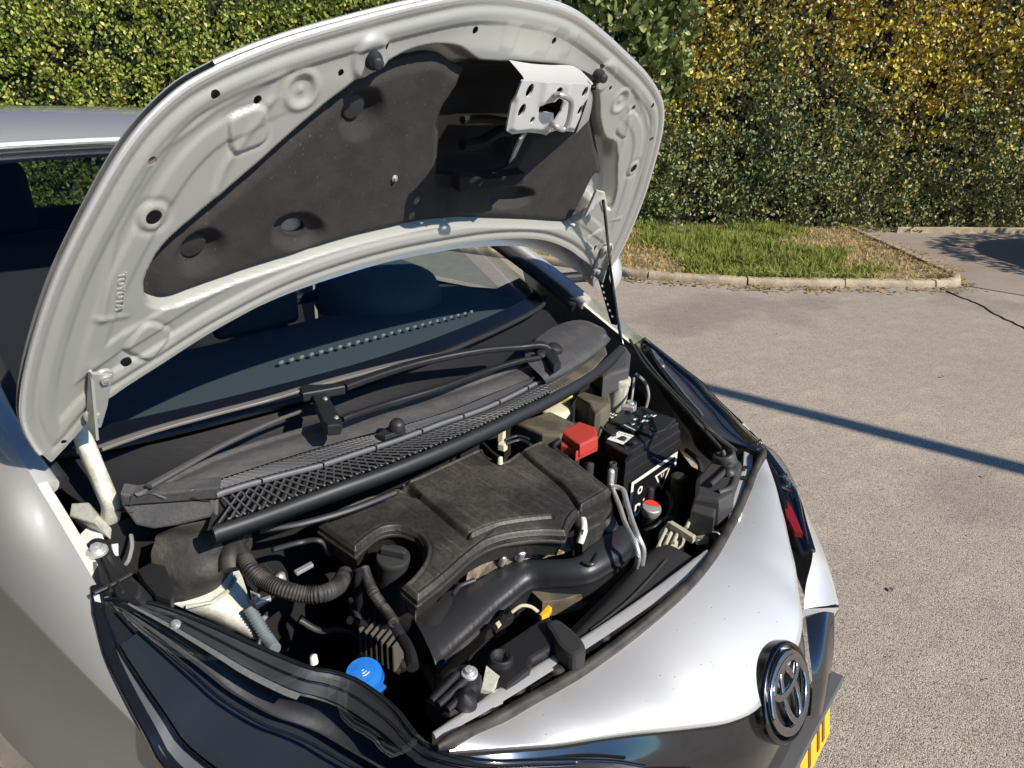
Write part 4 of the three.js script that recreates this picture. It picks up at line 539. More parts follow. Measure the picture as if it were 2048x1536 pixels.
// scuttle: trough, grey panel, rail, mesh, bar
const BARH = [[0.565, -0.733, 0.939], [0.5, -0.713, 0.943], [0.4, -0.678, 0.955], [0.3, -0.657, 0.958], [0.2, -0.642, 0.961], [0.1, -0.634, 0.963], [0, -0.632, 0.964]];
const cowl = part('scuttle_panel', (() => { const back = [[-.8341,.985,.6251],[-.8378,.985,.5959],[-.8567,.985,.5076],[-.8606,.985,.4358],[-.8394,.985,.2926],[-.7991,.985,.0736],[-.7736,.985,-.0602],[-.7652,.985,-.2193],[-.769,.985,-.3201]], front = [[-.8078,.975,.5908],[-.8076,.975,.5561],[-.803,.975,.5075],[-.7974,.975,.4598],[-.7851,.975,.3775],[-.7676,.975,.2916],[-.7399,.975,.1815],[-.7225,.975,.071],[-.7199,.975,-.0409],[-.6897,.985,-.2084]]; return loft([shift(back, [-0.01, -0.02, 0]), back, back.map((p, i) => p.map((x, c) => lerp(x, front[i][c], 0.12) + [0, 0.004, 0][c])), back.map((p, i) => p.map((x, c) => lerp(x, front[i][c], 0.22) + [0, 0.0, 0][c])), back.map((p, i) => p.map((x, c) => lerp(x, front[i][c], 0.6) + [0, 0.006, 0][c])), front], 60, 5); })(), M.cowl, car, 'grey plastic scuttle panel below the windscreen');
{
  const back = [[-.8341,.985,.6251],[-.8378,.985,.5959],[-.8567,.985,.5076],[-.8606,.985,.4358],[-.8394,.985,.2926],[-.7991,.985,.0736],[-.7736,.985,-.0602],[-.7652,.985,-.2193],[-.769,.985,-.3201],[-.8618,.985,-.5764]], base = resample(smooth(BASE, 6), 40).map((p) => [p[0] + 0.012, p[1] - 0.022, p[2] * 0.985]);
  part('wiper_trough', loft([shift(back, [-0.008, -0.03, 0]), back.map((p, i) => { const b = resample(base, 10)[i]; return p.map((x, c) => lerp(x, b[c], 0.5) - (c === 1 ? 0.045 : 0)); }), resample(base, 10)], 50, 4), M.black, cowl);
  part('screen_moulding', tube(BASE.map((p) => [p[0] + 0.012, p[1] - 0.008, p[2]]), 0.007), M.rubberClean, cowl);
  const rail = resample(smooth([[-.7679,.974,.5352],[-.7584,.974,.4853],[-.7444,.974,.4334],[-.7283,.974,.3796],[-.7204,.974,.3308],[-.7044,.974,.2285],[-.6967,.974,.1349],[-.6847,.974,.0411],[-.6851,.974,-.0535],[-.6931,.974,-.1631],[-.6986,.974,-.2199],[-.7123,.974,-.3094]], 6), 80);
  const rl = part('scuttle_rail', sweep(rail, [[-0.0045, -0.005], [0.0045, -0.005], [0.0045, 0.002], [0.003, 0.003], [-0.0045, 0.003]]), std([0.17, 0.17, 0.172], 0.45), cowl);
  const notch = []; for (let i = 6; i < 80; i += 9) { const p = rail[i]; notch.push(box(0.014, 0.0085, 0.002, [p[0], p[1], p[2]], 0.25, 0.0006)); } part('rail_notch', notch, M.deep, rl);
  // lattice between two edges: crossing slim bars
  const lattice = (A, B, n, lean, r) => { const g = []; const at = (E, t) => { const k = clamp(t) * (E.length - 1), i = Math.min(E.length - 2, Math.floor(k)); return E[i].map((x, c) => lerp(x, E[i + 1][c], k - i)); }; for (let i = -2; i < n + 2; i++) for (const s of [1, -1]) { const t0 = (i + 0.5 - s * lean / 2) / n, t1 = (i + 0.5 + s * lean / 2) / n; if (t0 < 0 || t1 < 0 || t0 > 1 || t1 > 1) continue; g.push(sweep([at(A, t0), at(B, t1)], [[-r, -r], [r, -r], [r, r], [-r, r]], V(0.5, 0.8, 0.01), true, false)); } return mergeGeometries(g.map((q) => q.toNonIndexed())); };
  const lowTop = shift(rail.slice(0, 78), [0.004, -0.006, 0]), barTop = resample(smooth(full(BARH), 6), 200).filter((p) => p[2] < 0.56 && p[2] > -0.41).map((p) => [p[0] - 0.012, p[1] + 0.004, p[2]]);
  const lo = part('scuttle_mesh', lattice(lowTop, resample(barTop, 80), 62, 2.0, 0.0014), M.mesh, cowl, 'black diamond mesh of the air intake'); lo.userData.kind = 'stuff';
  const upA = resample(smooth([[-.7868,.986,.5661],[-.7808,.986,.5194],[-.7753,.986,.4728],[-.7632,.986,.3926],[-.7459,.986,.3087],[-.7296,.986,.2631],[-.7187,.986,.2013],[-.7016,.986,.0937],[-.6988,.986,-.0154],[-.6925,.986,-.1938]], 6), 80), upB = resample(shift(rail.slice(0, 78), [-0.006, 0.002, 0]), 80);
  const um = part('scuttle_mesh', lattice(upA, upB, 96, 2.0, 0.0011), M.mesh, cowl, 'fine black upper mesh of the air intake'); um.userData.kind = 'stuff';
  part('mesh_backing', loft([shift(upA, [0, -0.012, 0]), shift(upB, [0, -0.02, 0]), shift(resample(barTop, 80), [-0.02, -0.02, 0])], 60, 3, false), M.deep, cowl);
  const holesRow = []; const rowP = resample(barTop, 90); for (let i = 2; i < 88; i++) holesRow.push(box(0.004, 0.0016, 0.0032, [rowP[i][0] + 0.002, rowP[i][1] + 0.003, rowP[i][2]], 0, 0.0004)); const hr = part('mesh_rib', holesRow, std([0.16, 0.155, 0.145], 0.5), cowl); hr.userData.kind = 'stuff';
  part('washer_nozzle', [lathe([[0.014, -0.004], [0.013, 0.006], [0.009, 0.012], [0, 0.014]], [-.7093,.996,.231], [0.2, 1, 0]), plate([[-.7232,.99,.2663],[-.7329,.99,.2256],[-.7191,.99,.2079],[-.7,.99,.2191],[-.7059,.99,.2618]], 0.006)], M.rubberClean, cowl);
  // end caps of the scuttle
  part('scuttle_end_cap', [plate([[-.8591,.965,.6306],[-.8415,.965,.6118],[-.7686,.966,.5327],[-.769,.938,.5345],[-.7962,.932,.5847],[-.8164,.93,.6117],[-.8388,.935,.6238]], 0.03, 0.004), plate([[-.8366,.985,.642],[-.845,.985,.6155],[-.8118,.985,.5871],[-.7523,.985,.5399],[-.7654,.966,.5338],[-.8359,.966,.613],[-.8534,.966,.6317]], 0.02, 0.003)], M.cowl, cowl);
  const rc = part('scuttle_end_cap', loft([[[-.7825,1,-.223],[-.8315,1,-.3454],[-.855,1,-.4619],[-.8332,1,-.5315],[-.7586,1,-.5084]], [[-.7306,1.004,-.164],[-.7592,1.004,-.2757],[-.7847,1.004,-.3925],[-.7746,1.004,-.4755],[-.7292,1.004,-.4767]], [[-.6715,.992,-.1379],[-.6743,.992,-.2045],[-.6846,.992,-.2965],[-.7044,.992,-.4003],[-.7238,.992,-.4786]], [[-.6774,.97,-.1596],[-.6787,.97,-.2312],[-.6915,.97,-.3296],[-.7143,.97,-.441],[-.7413,.97,-.5244]]], 30, 5), M.cowl, cowl);
  part('access_cap', lathe([[0.011, -0.003], [0.01, 0.004], [0, 0.006]], [-.747,.992,-.3927], [0.3, 1, 0]), M.black, rc); part('clip_slot', plate([[-.739,.9955,-.3045],[-.7506,.9955,-.3746],[-.7309,.9955,-.3514],[-.7176,.9955,-.2855]], 0.004), M.deep, rc);
  part('scuttle_flap', [plate([[-.6712,.968,-.1566],[-.6741,.968,-.2342],[-.701,.968,-.3761],[-.7297,.968,-.4774],[-.6952,.968,-.4306],[-.6579,.968,-.3087],[-.6438,.968,-.1809],[-.6458,.968,-.1301]], 0.004)], M.olive, cowl);
}
part('bulkhead_seal', sweep(smooth(full(BARH), 8), [[-0.0095, -0.014], [0.0095, -0.014], [0.01, -0.002], [0.0065, 0.005], [0, 0.007], [-0.0065, 0.005], [-0.01, -0.002]]), M.rubberClean, car, 'long black rubber seal in front of the scuttle mesh');
part('bulkhead_flange', loft([full(BARH).map((p) => [p[0] - 0.012, p[1] - 0.012, p[2]]), full(BARH).map((p) => [p[0] + 0.002, p[1] - 0.022, p[2]]), full(BARH).map((p) => [p[0] - 0.03, p[1] - 0.036, p[2]])], 50, 2, false), M.blackMatt, car);
// pantograph wiper
{
  const wp = part('wiper', [plate([[-.8633,1.03,.2873],[-.8585,1.03,.2607],[-.7419,1.03,.3202],[-.7286,1.03,.3351],[-.7404,1.03,.3506],[-.7584,1.03,.3454]], 0.014, 0.003), plate([[-.897,1.036,.2892],[-.906,1.036,.274],[-.8835,1.036,.2539],[-.8608,1.036,.2202],[-.8443,1.036,.2292],[-.8596,1.036,.2724],[-.87,1.036,.3007]], 0.012, 0.003)], M.black, car, 'black wiper head joining both wiper rods');
  for (const q of [[-.8286,1.032,.2851], [-.7515,1.031,.3236]]) part('wiper_screw', bolt(q, [0.3, 1, 0], 0.004), M.steel, wp);
  part('wiper_arm', [sweep(resample(smooth([[-.8521,1.03,.2254],[-.8533,1.03,.1126],[-.8417,1.03,.0152],[-.8068,1.03,-.0982],[-.7776,1.02,-.1978],[-.7495,1.02,-.2425],[-.734,1,-.2621]], 6), 40), (t) => rrect(0.02 + 0.006 * sstep(0.8, 1, t), 0.013, 0.004))], M.black, wp);
  part('wiper_arm', [sweep(resample(smooth([[-.7455,1.028,.3173],[-.7454,1.028,.3008],[-.7523,1.02,.2062],[-.7371,1.02,.0957],[-.7455,1.012,-.0583],[-.7344,1.012,-.1426],[-.7231,1.008,-.1945]], 6), 40), rrect(0.012, 0.01, 0.003)), lathe([[0.014, -0.01], [0.014, 0.008], [0.01, 0.012], [0, 0.013]], [-.7307,1.004,-.2124], [0.3, 1, 0])], M.black, wp);
  part('wiper_pivot', [lathe([[0.02, -0.02], [0.018, 0.006], [0.013, 0.012], [0, 0.013]], [-.7344,1.006,-.2659], [0.3, 1, 0]), plate([[-.7794,1.014,-.2403],[-.7823,1.014,-.2876],[-.7172,1.014,-.2488],[-.6668,1.014,-.1956],[-.6595,1.014,-.1602],[-.719,1.014,-.2104]], 0.012, 0.004)], M.black, wp);
  const gl = (t) => { const k = t * 6, i = Math.min(5, Math.floor(k)); return BASE[i].map((x, c) => lerp(x, BASE[i + 1][c], k - i) + [-0.012, 0.014, 0][c]); };
  const bl = resample(smooth([[-.9486,1.018,.6139],[-.9535,1.018,.5323],[-.9433,1.018,.4354],[-.9308,1.018,.348],[-.903,1.028,.277],[-.8929,1.028,.1778],[-.875,1.028,.066],[-.8417,1.028,-.0436],[-.7932,1.014,-.2181]], 6), 50);
  part('wiper_blade', [sweep(bl, rrect(0.012, 0.009, 0.003)), sweep(bl.map((p) => [p[0] + 0.012, p[1] + 0.003, p[2]]), rrect(0.007, 0.006, 0.002))], std([0.15, 0.14, 0.125], 0.4), wp); void gl;
  part('cowl_edge_strip', sweep(resample(smooth([[-.8245,.995,.6025],[-.8405,.995,.5475],[-.8676,.995,.4571],[-.8846,.995,.3619],[-.8871,.995,.2942]], 6), 24), (t) => rrect(0.012 - 0.006 * t, 0.006, 0.002)), std([0.09, 0.088, 0.085], 0.45), cowl);
}
// engine cover
{
  const O = smooth([[.0018,-.3774],[.0018,-.3774],[-.008,-.3406],[-.0072,-.3133],[-.0025,-.2621],[.0071,-.2219],[-.0063,-.1985],[.0066,-.1675],[.0116,-.0693],[.0177,.0152],[.0418,.0061],[.0775,.0124],[.0752,.0722],[.0824,.1515],[.0824,.1515],[.1775,.1275],[.2836,.0993],[.2836,.0993],[.2817,.0516],[.2773,-.0016],[.2835,-.04],[.2998,-.0774],[.2998,-.0774],[.2725,-.1045],[.2497,-.1369],[.2315,-.1721],[.223,-.2095],[.2243,-.2536],[.2333,-.3194],[.2378,-.379],[.2378,-.379],[.1987,-.3757],[.1987,-.3757],[.1941,-.3492],[.1821,-.3155],[.161,-.2876],[.1373,-.2757],[.1213,-.274],[.0947,-.2843],[.0817,-.3074],[.0851,-.3452],[.092,-.3751],[.092,-.3751]], 5, true);
  const g1 = lineD(smooth([[.0066,-.1829],[.0546,-.1941],[.0984,-.2002],[.1481,-.2079],[.1902,-.2132]], 5)), g2 = lineD(smooth([[.1902,-.2132],[.1952,-.1787],[.2038,-.1456],[.2261,-.1023],[.2523,-.0606]], 5)), g3 = lineD(smooth([[.0815,.0709],[.1352,.055],[.1881,.0422],[.2292,.0265],[.2575,.0107],[.2773,-.0016]], 5));
  const slot = polySd([[-.0323,-.1994],[-.0087,-.1836],[.0491,-.1886],[.0499,-.2045],[.0089,-.2125]]), block = polySd([[.0815,.0709],[.0824,.1515],[.2836,.0993],[.2773,-.0016],[.2575,.0107],[.1881,.0422]]), leftP = polySd([[.0018,-.3774],[.0037,-.2188],[.0148,-.1806],[.0984,-.2002],[.1902,-.2132],[.2038,-.1456],[.2336,-.3275],[.2378,-.379],[.1964,-.3766],[.161,-.2876],[.0947,-.2843],[.092,-.3751]]);
  const cv = part('engine_cover', sheet(COV, O, { step: 0.0019, thick: 0.011, h: (a, b, e) => -0.007 * sstep(0.0045, 0.0, e) + 0.0022 * bump(e - 0.0065, 0.002) - 0.0016 * bump(e - 0.0108, 0.0018) - 0.013 * bump(g1(a, b), 0.0042) + 0.0035 * bump(g2(a, b), 0.0022) - 0.0025 * bump(g2(a, b) - 0.005, 0.002) - 0.011 * bump(g3(a, b), 0.0036) + 0.004 * sstep(-0.003, 0.004, block(a, b)) - 0.003 * sstep(-0.003, 0.004, leftP(a, b)) * sstep(0.0, 0.01, g2(a, b)) - 0.02 * sstep(-0.002, 0.006, slot(a, b)) }), M.cover, car, 'dusty dark engine cover');
  // skirt under the rim, set back
  const flangeO = O.map(([a, b], i) => { const p = O[(i + O.length - 2) % O.length], q = O[(i + 2) % O.length], dx = q[0] - p[0], dy = q[1] - p[1], l = Math.hypot(dx, dy) || 1; return [a, b, dx / l, dy / l]; }), sgn = polySd(O)(O[20][0] + flangeO[20][3] * 0.003, O[20][1] - flangeO[20][2] * 0.003) > 0 ? -1 : 1, off = (k) => flangeO.map(([a, b, dx, dy]) => [a + sgn * dy * k, b - sgn * dx * k]);
  part('cover_flange', gridGeo([[-0.004, -0.014], [0.0015, -0.018], [0.0015, -0.024], [-0.006, -0.028], [-0.012, -0.06]].map(([k, d]) => { const r = off(k); return [...r, r[0]].map(([a, b]) => on(COV, a, b, d)); })), M.cover, cv);
  const oc = [-.627,.815,.3257]; const cap = part('oil_filler_cap', [lathe([[0.025, -0.05], [0.026, -0.008], [0.028, -0.002], [0.028, 0.005], [0.025, 0.008], [0, 0.009]], oc, [0.15, 1, 0.05]), place((() => { const g = new RoundedBoxGeometry(0.044, 0.016, 0.012, 2, 0.004); g.rotateY(0.5); g.translate(0, 0.015, 0); return g; })(), oc, [0.15, 1, 0.05])], M.blackMatt, cv); void cap;
  part('oil_filler_neck', lathe([[0.034, -0.14], [0.032, -0.06], [0.029, -0.05], [0.029, -0.03]], oc, [0.05, 1, 0]), M.black, car);
}
part('engine_block', [box(0.2, 0.3, 0.46, [-0.66, 0.58, 0.12], 0.15, 0.03), box(0.2, 0.2, 0.26, [-0.58, 0.55, -0.15], 0.1, 0.02)], M.deep, car);
{ // crumpled heat shield and fittings between cover and duct
  const g = gridGeo((() => { const A = resample([[-.5627,.77,.2085],[-.5543,.77,.158],[-.5355,.77,.088],[-.4975,.77,.047],[-.475,.77,.0148]], 26), B = resample([[-.5637,.74,.2203],[-.5507,.74,.1617],[-.5201,.74,.0917],[-.4837,.74,.0484],[-.4663,.74,.0082]], 26), R = []; for (let j = 0; j <= 12; j++) R.push(A.map((p, i) => p.map((x, c) => lerp(x, B[i][c], j / 12) + (c === 1 ? 0.018 * (fbm(i * 0.35 + 5, j * 0.35 + 9, 512, 13, 3) - 0.4) : 0)))); return R; })());
  part('heat_shield', g, M.oldMetal, car, 'rust brown crumpled heat shield');
  part('exhaust_fitting', [lathe([[0.0085, -0.02], [0.0085, 0.004], [0.005, 0.007], [0, 0.007]], [-.5194,.768,.1205], [0.5, 1, 0.3]), lathe([[0.006, -0.02], [0.006, 0.004], [0, 0.006]], [-.535,.765,.1521], [0.5, 1, 0.3])], M.alu, car);
}
// air duct: one broad flat-topped channel from the mouth at the near side to the engine's far front corner
{
  const U = smooth([[-.585,.715,.3113],[-.5801,.72,.2535],[-.5733,.726,.1938],[-.5517,.735,.1394],[-.5247,.742,.1096],[-.4923,.748,.0915],[-.4629,.752,.0743],[-.4431,.757,.0448],[-.4441,.765,-.0129],[-.4413,.768,-.054],[-.4255,.767,-.0719]], 5), L = smooth([[-.5005,.7,.3449],[-.5017,.704,.3087],[-.5009,.709,.2719],[-.5004,.717,.2148],[-.4963,.723,.1738],[-.4887,.73,.1297],[-.4576,.737,.1084],[-.4271,.742,.088],[-.4037,.747,.0621],[-.3912,.752,.0055],[-.3888,.755,-.0365],[-.3961,.758,-.0635]], 5);
  const n = 60, u = resample(U, n), l = resample(L, n), cr = u.map((p, i) => p.map((x, c) => lerp(x, l[i][c], 0.5) + (c === 1 ? 0.012 : 0)));
  const q = (a, b, t, dy) => a.map((p, i) => p.map((x, c) => lerp(x, b[i][c], t) + (c === 1 ? dy : 0)));
  const R = [q(u, l, 0.1, -0.06), q(u, l, -0.04, -0.03), q(u, l, -0.02, -0.01), u, q(u, l, 0.08, 0.006), q(u, l, 0.25, 0.0105), cr, q(u, l, 0.75, 0.0095), q(u, l, 0.92, 0.005), l, q(u, l, 1.03, -0.006), q(u, l, 1.03, -0.012), q(u, l, 1.09, -0.013), q(u, l, 1.09, -0.018), q(u, l, 1.0, -0.02), q(u, l, 0.95, -0.06)];
  const dc = part('air_duct', gridGeo(R), M.duct, car, 'broad black plastic air duct running across the front of the engine');
  const e0 = R.map((r) => r[0]), c0 = e0.reduce((a, p) => a.map((x, k) => x + p[k] / e0.length), [0, 0, 0]), dir = v3(u[0]).sub(v3(u[3])).normalize(), fl = (k, d) => e0.map((p) => p.map((x, c) => lerp(c0[c], x, k) + dir.getComponent(c) * d));
  part('duct_mouth', gridGeo([e0, fl(1.05, 0.008), fl(1.14, 0.014), fl(1.15, 0.017), fl(1.08, 0.017), fl(0.9, 0.004), fl(0.85, -0.03)].map((r) => [...r, r[0]])), M.duct, dc);
  part('duct_end', (() => { const e = R.map((r) => r[n - 1]), c = e.reduce((a, p) => a.map((x, k) => x + p[k] / e.length), [0, 0, 0]); return gridGeo([e, e.map((p) => p.map((x, k) => lerp(x, c[k], 0.25) + [0.012, 0, -0.012][k])), e.map((p) => p.map((x, k) => lerp(x, c[k], 0.9) + [0.014, 0, -0.014][k]))]); })(), M.duct, dc);
  part('duct_rib', tube([[-.4204,.764,.0671],[-.4072,.763,.0599],[-.414,.766,.0314]], 0.004, 8), M.duct, dc);
  part('duct_clip', plate([[-.4895,.705,.1274],[-.4479,.705,.0811],[-.4183,.705,.0446],[-.4143,.705,.0752],[-.4352,.705,.1149],[-.4555,.705,.1391]], 0.03), M.olive, dc);
  part('duct_clip', plate([[-.5171,.685,.3231],[-.516,.685,.31],[-.5059,.685,.3138],[-.5055,.685,.3283]], 0.008), M.duct, dc);
}
// hoses
const h1 = part('corrugated_hose', ribbed([...[[-.7907,.86,.5046]], ...[[-.7581,.862,.5129],[-.7173,.862,.5256]], ...[[-.689,.852,.522],[-.6476,.852,.515]], ...[[-.6215,.845,.496],[-.606,.845,.4769]], ...[[-.6216,.83,.4418]], ...[[-.6717,.8,.3895]]], 0.0135), M.hose, car, 'thick dusty corrugated hose beside the shock tower'); void h1;
part('hose_elbow', tube([...[[-.7526,.85,.5364]], ...[[-.7694,.868,.5254],[-.7849,.868,.5029]], ...[[-.7734,.87,.4916]]], 0.017, 12), M.hose, car);
part('corrugated_hose', ribbed([...[[-.6399,.82,.3768]], ...[[-.621,.81,.3856],[-.5865,.81,.4027]], ...[[-.5718,.79,.3988],[-.5325,.79,.4126]]], 0.0095), M.hose, car, 'short corrugated hose below the oil filler cap');
part('hose_tail', tube([...[[-.5398,.79,.4099]], ...[[-.5334,.76,.401],[-.4994,.76,.4151],[-.4691,.76,.4365]]], 0.009), M.black, car);
part('corrugated_hose', ribbed([...[[-.7279,.79,.53]], ...[[-.7105,.77,.5282]], ...[[-.6892,.75,.5274],[-.6602,.75,.5344]]], 0.0105, 0.005), std([0.13, 0.16, 0.17], 0.6), car, 'slim grey ribbed hose below the shock tower');
for (const g of [plate([[-.743,.8,.4356],[-.7426,.8,.4024],[-.7326,.8,.405],[-.7326,.8,.4374]], 0.004), plate([[-.7495,.78,.5075],[-.7412,.78,.4841],[-.7336,.78,.4876],[-.7386,.78,.5111]], 0.004), plate([[-.7146,.77,.5211],[-.7228,.77,.5032],[-.7155,.77,.5065],[-.7083,.77,.5219]], 0.004), lathe([[0.01, -0.01], [0.008, 0.006], [0, 0.008]], [-.7556,.79,.4544], [0.2, 1, 0.1]), plate([[-.7638,.79,.504],[-.7431,.79,.4998],[-.7416,.79,.5115],[-.7494,.79,.5116]], 0.004)]) part('metal_bracket', g, M.alu, car);
part('wiring', [tube([...[[-.7929,.8,.456]], ...[[-.7764,.79,.4542]], ...[[-.7564,.78,.4493]]], 0.002, 6), tube([...[[-.6277,.83,.3938]], ...[[-.6339,.8,.3955]], ...[[-.6594,.72,.372]], ...[[-.6286,.68,.3874]]], 0.006, 8), tube([...[[-.6383,.74,.4115]], ...[[-.6389,.7,.3717]], ...[[-.6004,.68,.3638]], ...[[-.5566,.66,.3727]]], 0.007, 8)], M.black, car);
part('fin_block', Array.from({ length: 7 }, (_, i) => box(0.004, 0.05, 0.03, [-.6389,.69,.3831].map((x, c) => x + [0.012 * i, 0, -0.001 * i][c]), 0.3, 0.001)), std([0.1, 0.09, 0.08], 0.6), car);
// near shock tower with its cover
part('shock_tower', [loft([[[-.7975,.81,.6099],[-.7854,.81,.5812],[-.787,.81,.5391],[-.8152,.81,.4973]], [[-.7896,.8,.6001],[-.7671,.8,.5689],[-.7713,.8,.5312],[-.7985,.8,.4966]], [[-.7843,.775,.5786],[-.7513,.775,.557],[-.7415,.775,.5273],[-.771,.775,.5039]], [[-.7904,.745,.5627],[-.7514,.745,.5481],[-.7119,.745,.5329],[-.7529,.745,.5094]], [[-.806,.7,.551],[-.7652,.7,.532],[-.7409,.7,.5117],[-.7911,.7,.483]]], 24, 6), sweep([[-.78,.806,.599],[-.7614,.806,.5682],[-.7681,.806,.5325],[-.793,.806,.5064]].map((p) => p), rrect(0.006, 0.004, 0.001))], M.cream, car, 'pale painted shock tower on the near side');
part('tower_cover', [loft([[[-.7967,.93,.5593],[-.7956,.93,.5472],[-.7879,.93,.5389],[-.7759,.93,.5379]], [[-.8084,.925,.5981],[-.8018,.925,.5712],[-.7873,.925,.5479],[-.7667,.925,.5376]], [[-.8265,.912,.6042],[-.8133,.912,.5823],[-.793,.912,.5544],[-.7701,.912,.5349]], [[-.8308,.9,.6061],[-.8144,.9,.5835],[-.7929,.9,.5546],[-.7715,.9,.5364]], [[-.8346,.88,.6126],[-.8055,.88,.5913],[-.7737,.88,.5541],[-.7698,.88,.5336]], [[-.8277,.85,.6163],[-.7871,.85,.598],[-.7616,.85,.5572],[-.7781,.85,.5206]], [[-.8171,.815,.6165],[-.7901,.815,.6015],[-.7771,.815,.5527],[-.8047,.815,.505]], [[-.8177,.8,.6084],[-.7966,.8,.5907],[-.7911,.8,.5413],[-.8142,.8,.4993]]], 40, 6)], M.drape, car, 'dusty dark sound cover draped over the near shock tower');
part('cover_fold', [plate([[-.8246,.875,.6405],[-.8286,.875,.6179],[-.8048,.875,.6076],[-.7545,.875,.6232],[-.72,.875,.6451],[-.7459,.875,.6527],[-.7919,.875,.6472]], 0.02, 0.006)], M.black, car);
part('tower_cover_clip', [tube([...[[-.8766,.9,.6186]], ...[[-.8547,.895,.6284]], ...[[-.8333,.89,.6439],[-.8243,.89,.6524]]], 0.003, 6)], M.alu, car);
// near headlamp bracket
{
  const b = part('lamp_bracket', [plate(smooth([[-.839,.93,.6974],[-.8561,.93,.6861],[-.8547,.93,.6733],[-.8367,.93,.6663],[-.8126,.93,.6718],[-.7736,.93,.6805],[-.733,.93,.6827],[-.7108,.915,.6789],[-.7034,.915,.6942],[-.7383,.912,.7131],[-.7758,.912,.7173],[-.812,.912,.7017]], 3, true), 0.025, 0.004), ...[[196, 1122, 222, 1182], [210, 1118, 246, 1182]].map(([a, c, d, e]) => { const p = [[-.793,.934,.697],[-.7128,.934,.7166]], q = [[-.7907,.934,.689],[-.6995,.934,.708]]; const r = a === 196 ? p : q; void c; void d; void e; return tube(r, 0.0025, 6); }), tube([[-.7247,.934,.7319],[-.725,.934,.7136],[-.7291,.934,.6839]], 0.003, 6)], M.black, car, 'ribbed black bracket behind the near headlamp');
  part('bracket_bolt', bolt([-.8179,.934,.6874], [0.1, 1, 0.1], 0.0135), M.alu, b);
  part('pale_bracket', [plate([[-.9011,.92,.677],[-.9163,.92,.6581],[-.8919,.92,.6517],[-.8443,.92,.666],[-.8598,.92,.6708],[-.8634,.92,.6821],[-.8433,.92,.6973]], 0.006), plate([[-.8333,.925,.6633],[-.8284,.925,.6559],[-.8062,.925,.6662],[-.809,.925,.6717]], 0.004), plate([[-.7569,.92,.7265],[-.743,.92,.7202],[-.7296,.92,.7249],[-.7353,.92,.7297]], 0.006)], M.white, car);
}
// washer filler cap
{
  const c = [-.5084,.765,.493]; part('washer_cap', [lathe([[0.0235, -0.02], [0.026, -0.01], [0.026, 0.0], [0.0245, 0.003], [0.0245, 0.003], [0.015, 0.004], [0.014, 0.0055], [0, 0.006]], c, [0.25, 1, 0.15], 36), lathe([[0.026, -0.012], [0.028, -0.009], [0.026, -0.006]], c, [0.1, 1, 0.1], 36), place(new RoundedBoxGeometry(0.018, 0.006, 0.02, 2, 0.002).translate(0.026, -0.008, 0), c, [0.1, 1, 0.1])], M.blue, car, 'bright blue washer bottle cap');
  part('cap_symbol', [0.35, 0.75, 1.15].map((k) => tube([-0.5, -0.25, 0, 0.25, 0.5].map((q) => [c[0] + (0.0105 * k) * Math.cos(q) + 0.001 - 0.006, c[1] + 0.0068 + (0.0105 * k) * -0.2 * Math.cos(q), c[2] + (0.0105 * k) * Math.sin(q) * 1.2]), 0.0007, 5)), M.white, car).userData.kind = 'stuff';
  part('washer_neck', lathe([[0.025, -0.25], [0.025, -0.02]], c, [0.1, 1, 0.1]), M.black, car);
  part('white_clip', lathe([[0.006, -0.01], [0.005, 0.002], [0, 0.004]], [-.5653,.79,.5334], [0, 1, 0]), M.white, car);
}
// sensor connector with white lead and yellow tag
{
  const s = part('sensor_connector', [plate([[-.4709,.72,.258],[-.4704,.72,.2381],[-.4798,.72,.2161],[-.4782,.72,.2046],[-.4602,.72,.2164],[-.4615,.72,.2307],[-.4547,.72,.2444],[-.4567,.72,.2649]], 0.012), plate([[-.4824,.715,.21],[-.48,.715,.1803],[-.4678,.715,.1875],[-.4692,.715,.2157]], 0.014)], M.black, car);
  part('sensor_lead', [tube([...[[-.4601,.73,.2195]], ...[[-.4505,.74,.208],[-.4363,.74,.1994]], ...[[-.4207,.735,.198]]], 0.0032, 8), plate([[-.4703,.722,.2511],[-.4701,.722,.2411],[-.4606,.722,.2461],[-.4588,.722,.2573]], 0.004)], M.ivory, s);
  part('yellow_tag', plate([[-.4119,.745,.2104],[-.4157,.745,.1804],[-.4061,.745,.1825],[-.401,.745,.198],[-.4038,.745,.2133]], 0.008, 0.002), M.yellow, s);
}
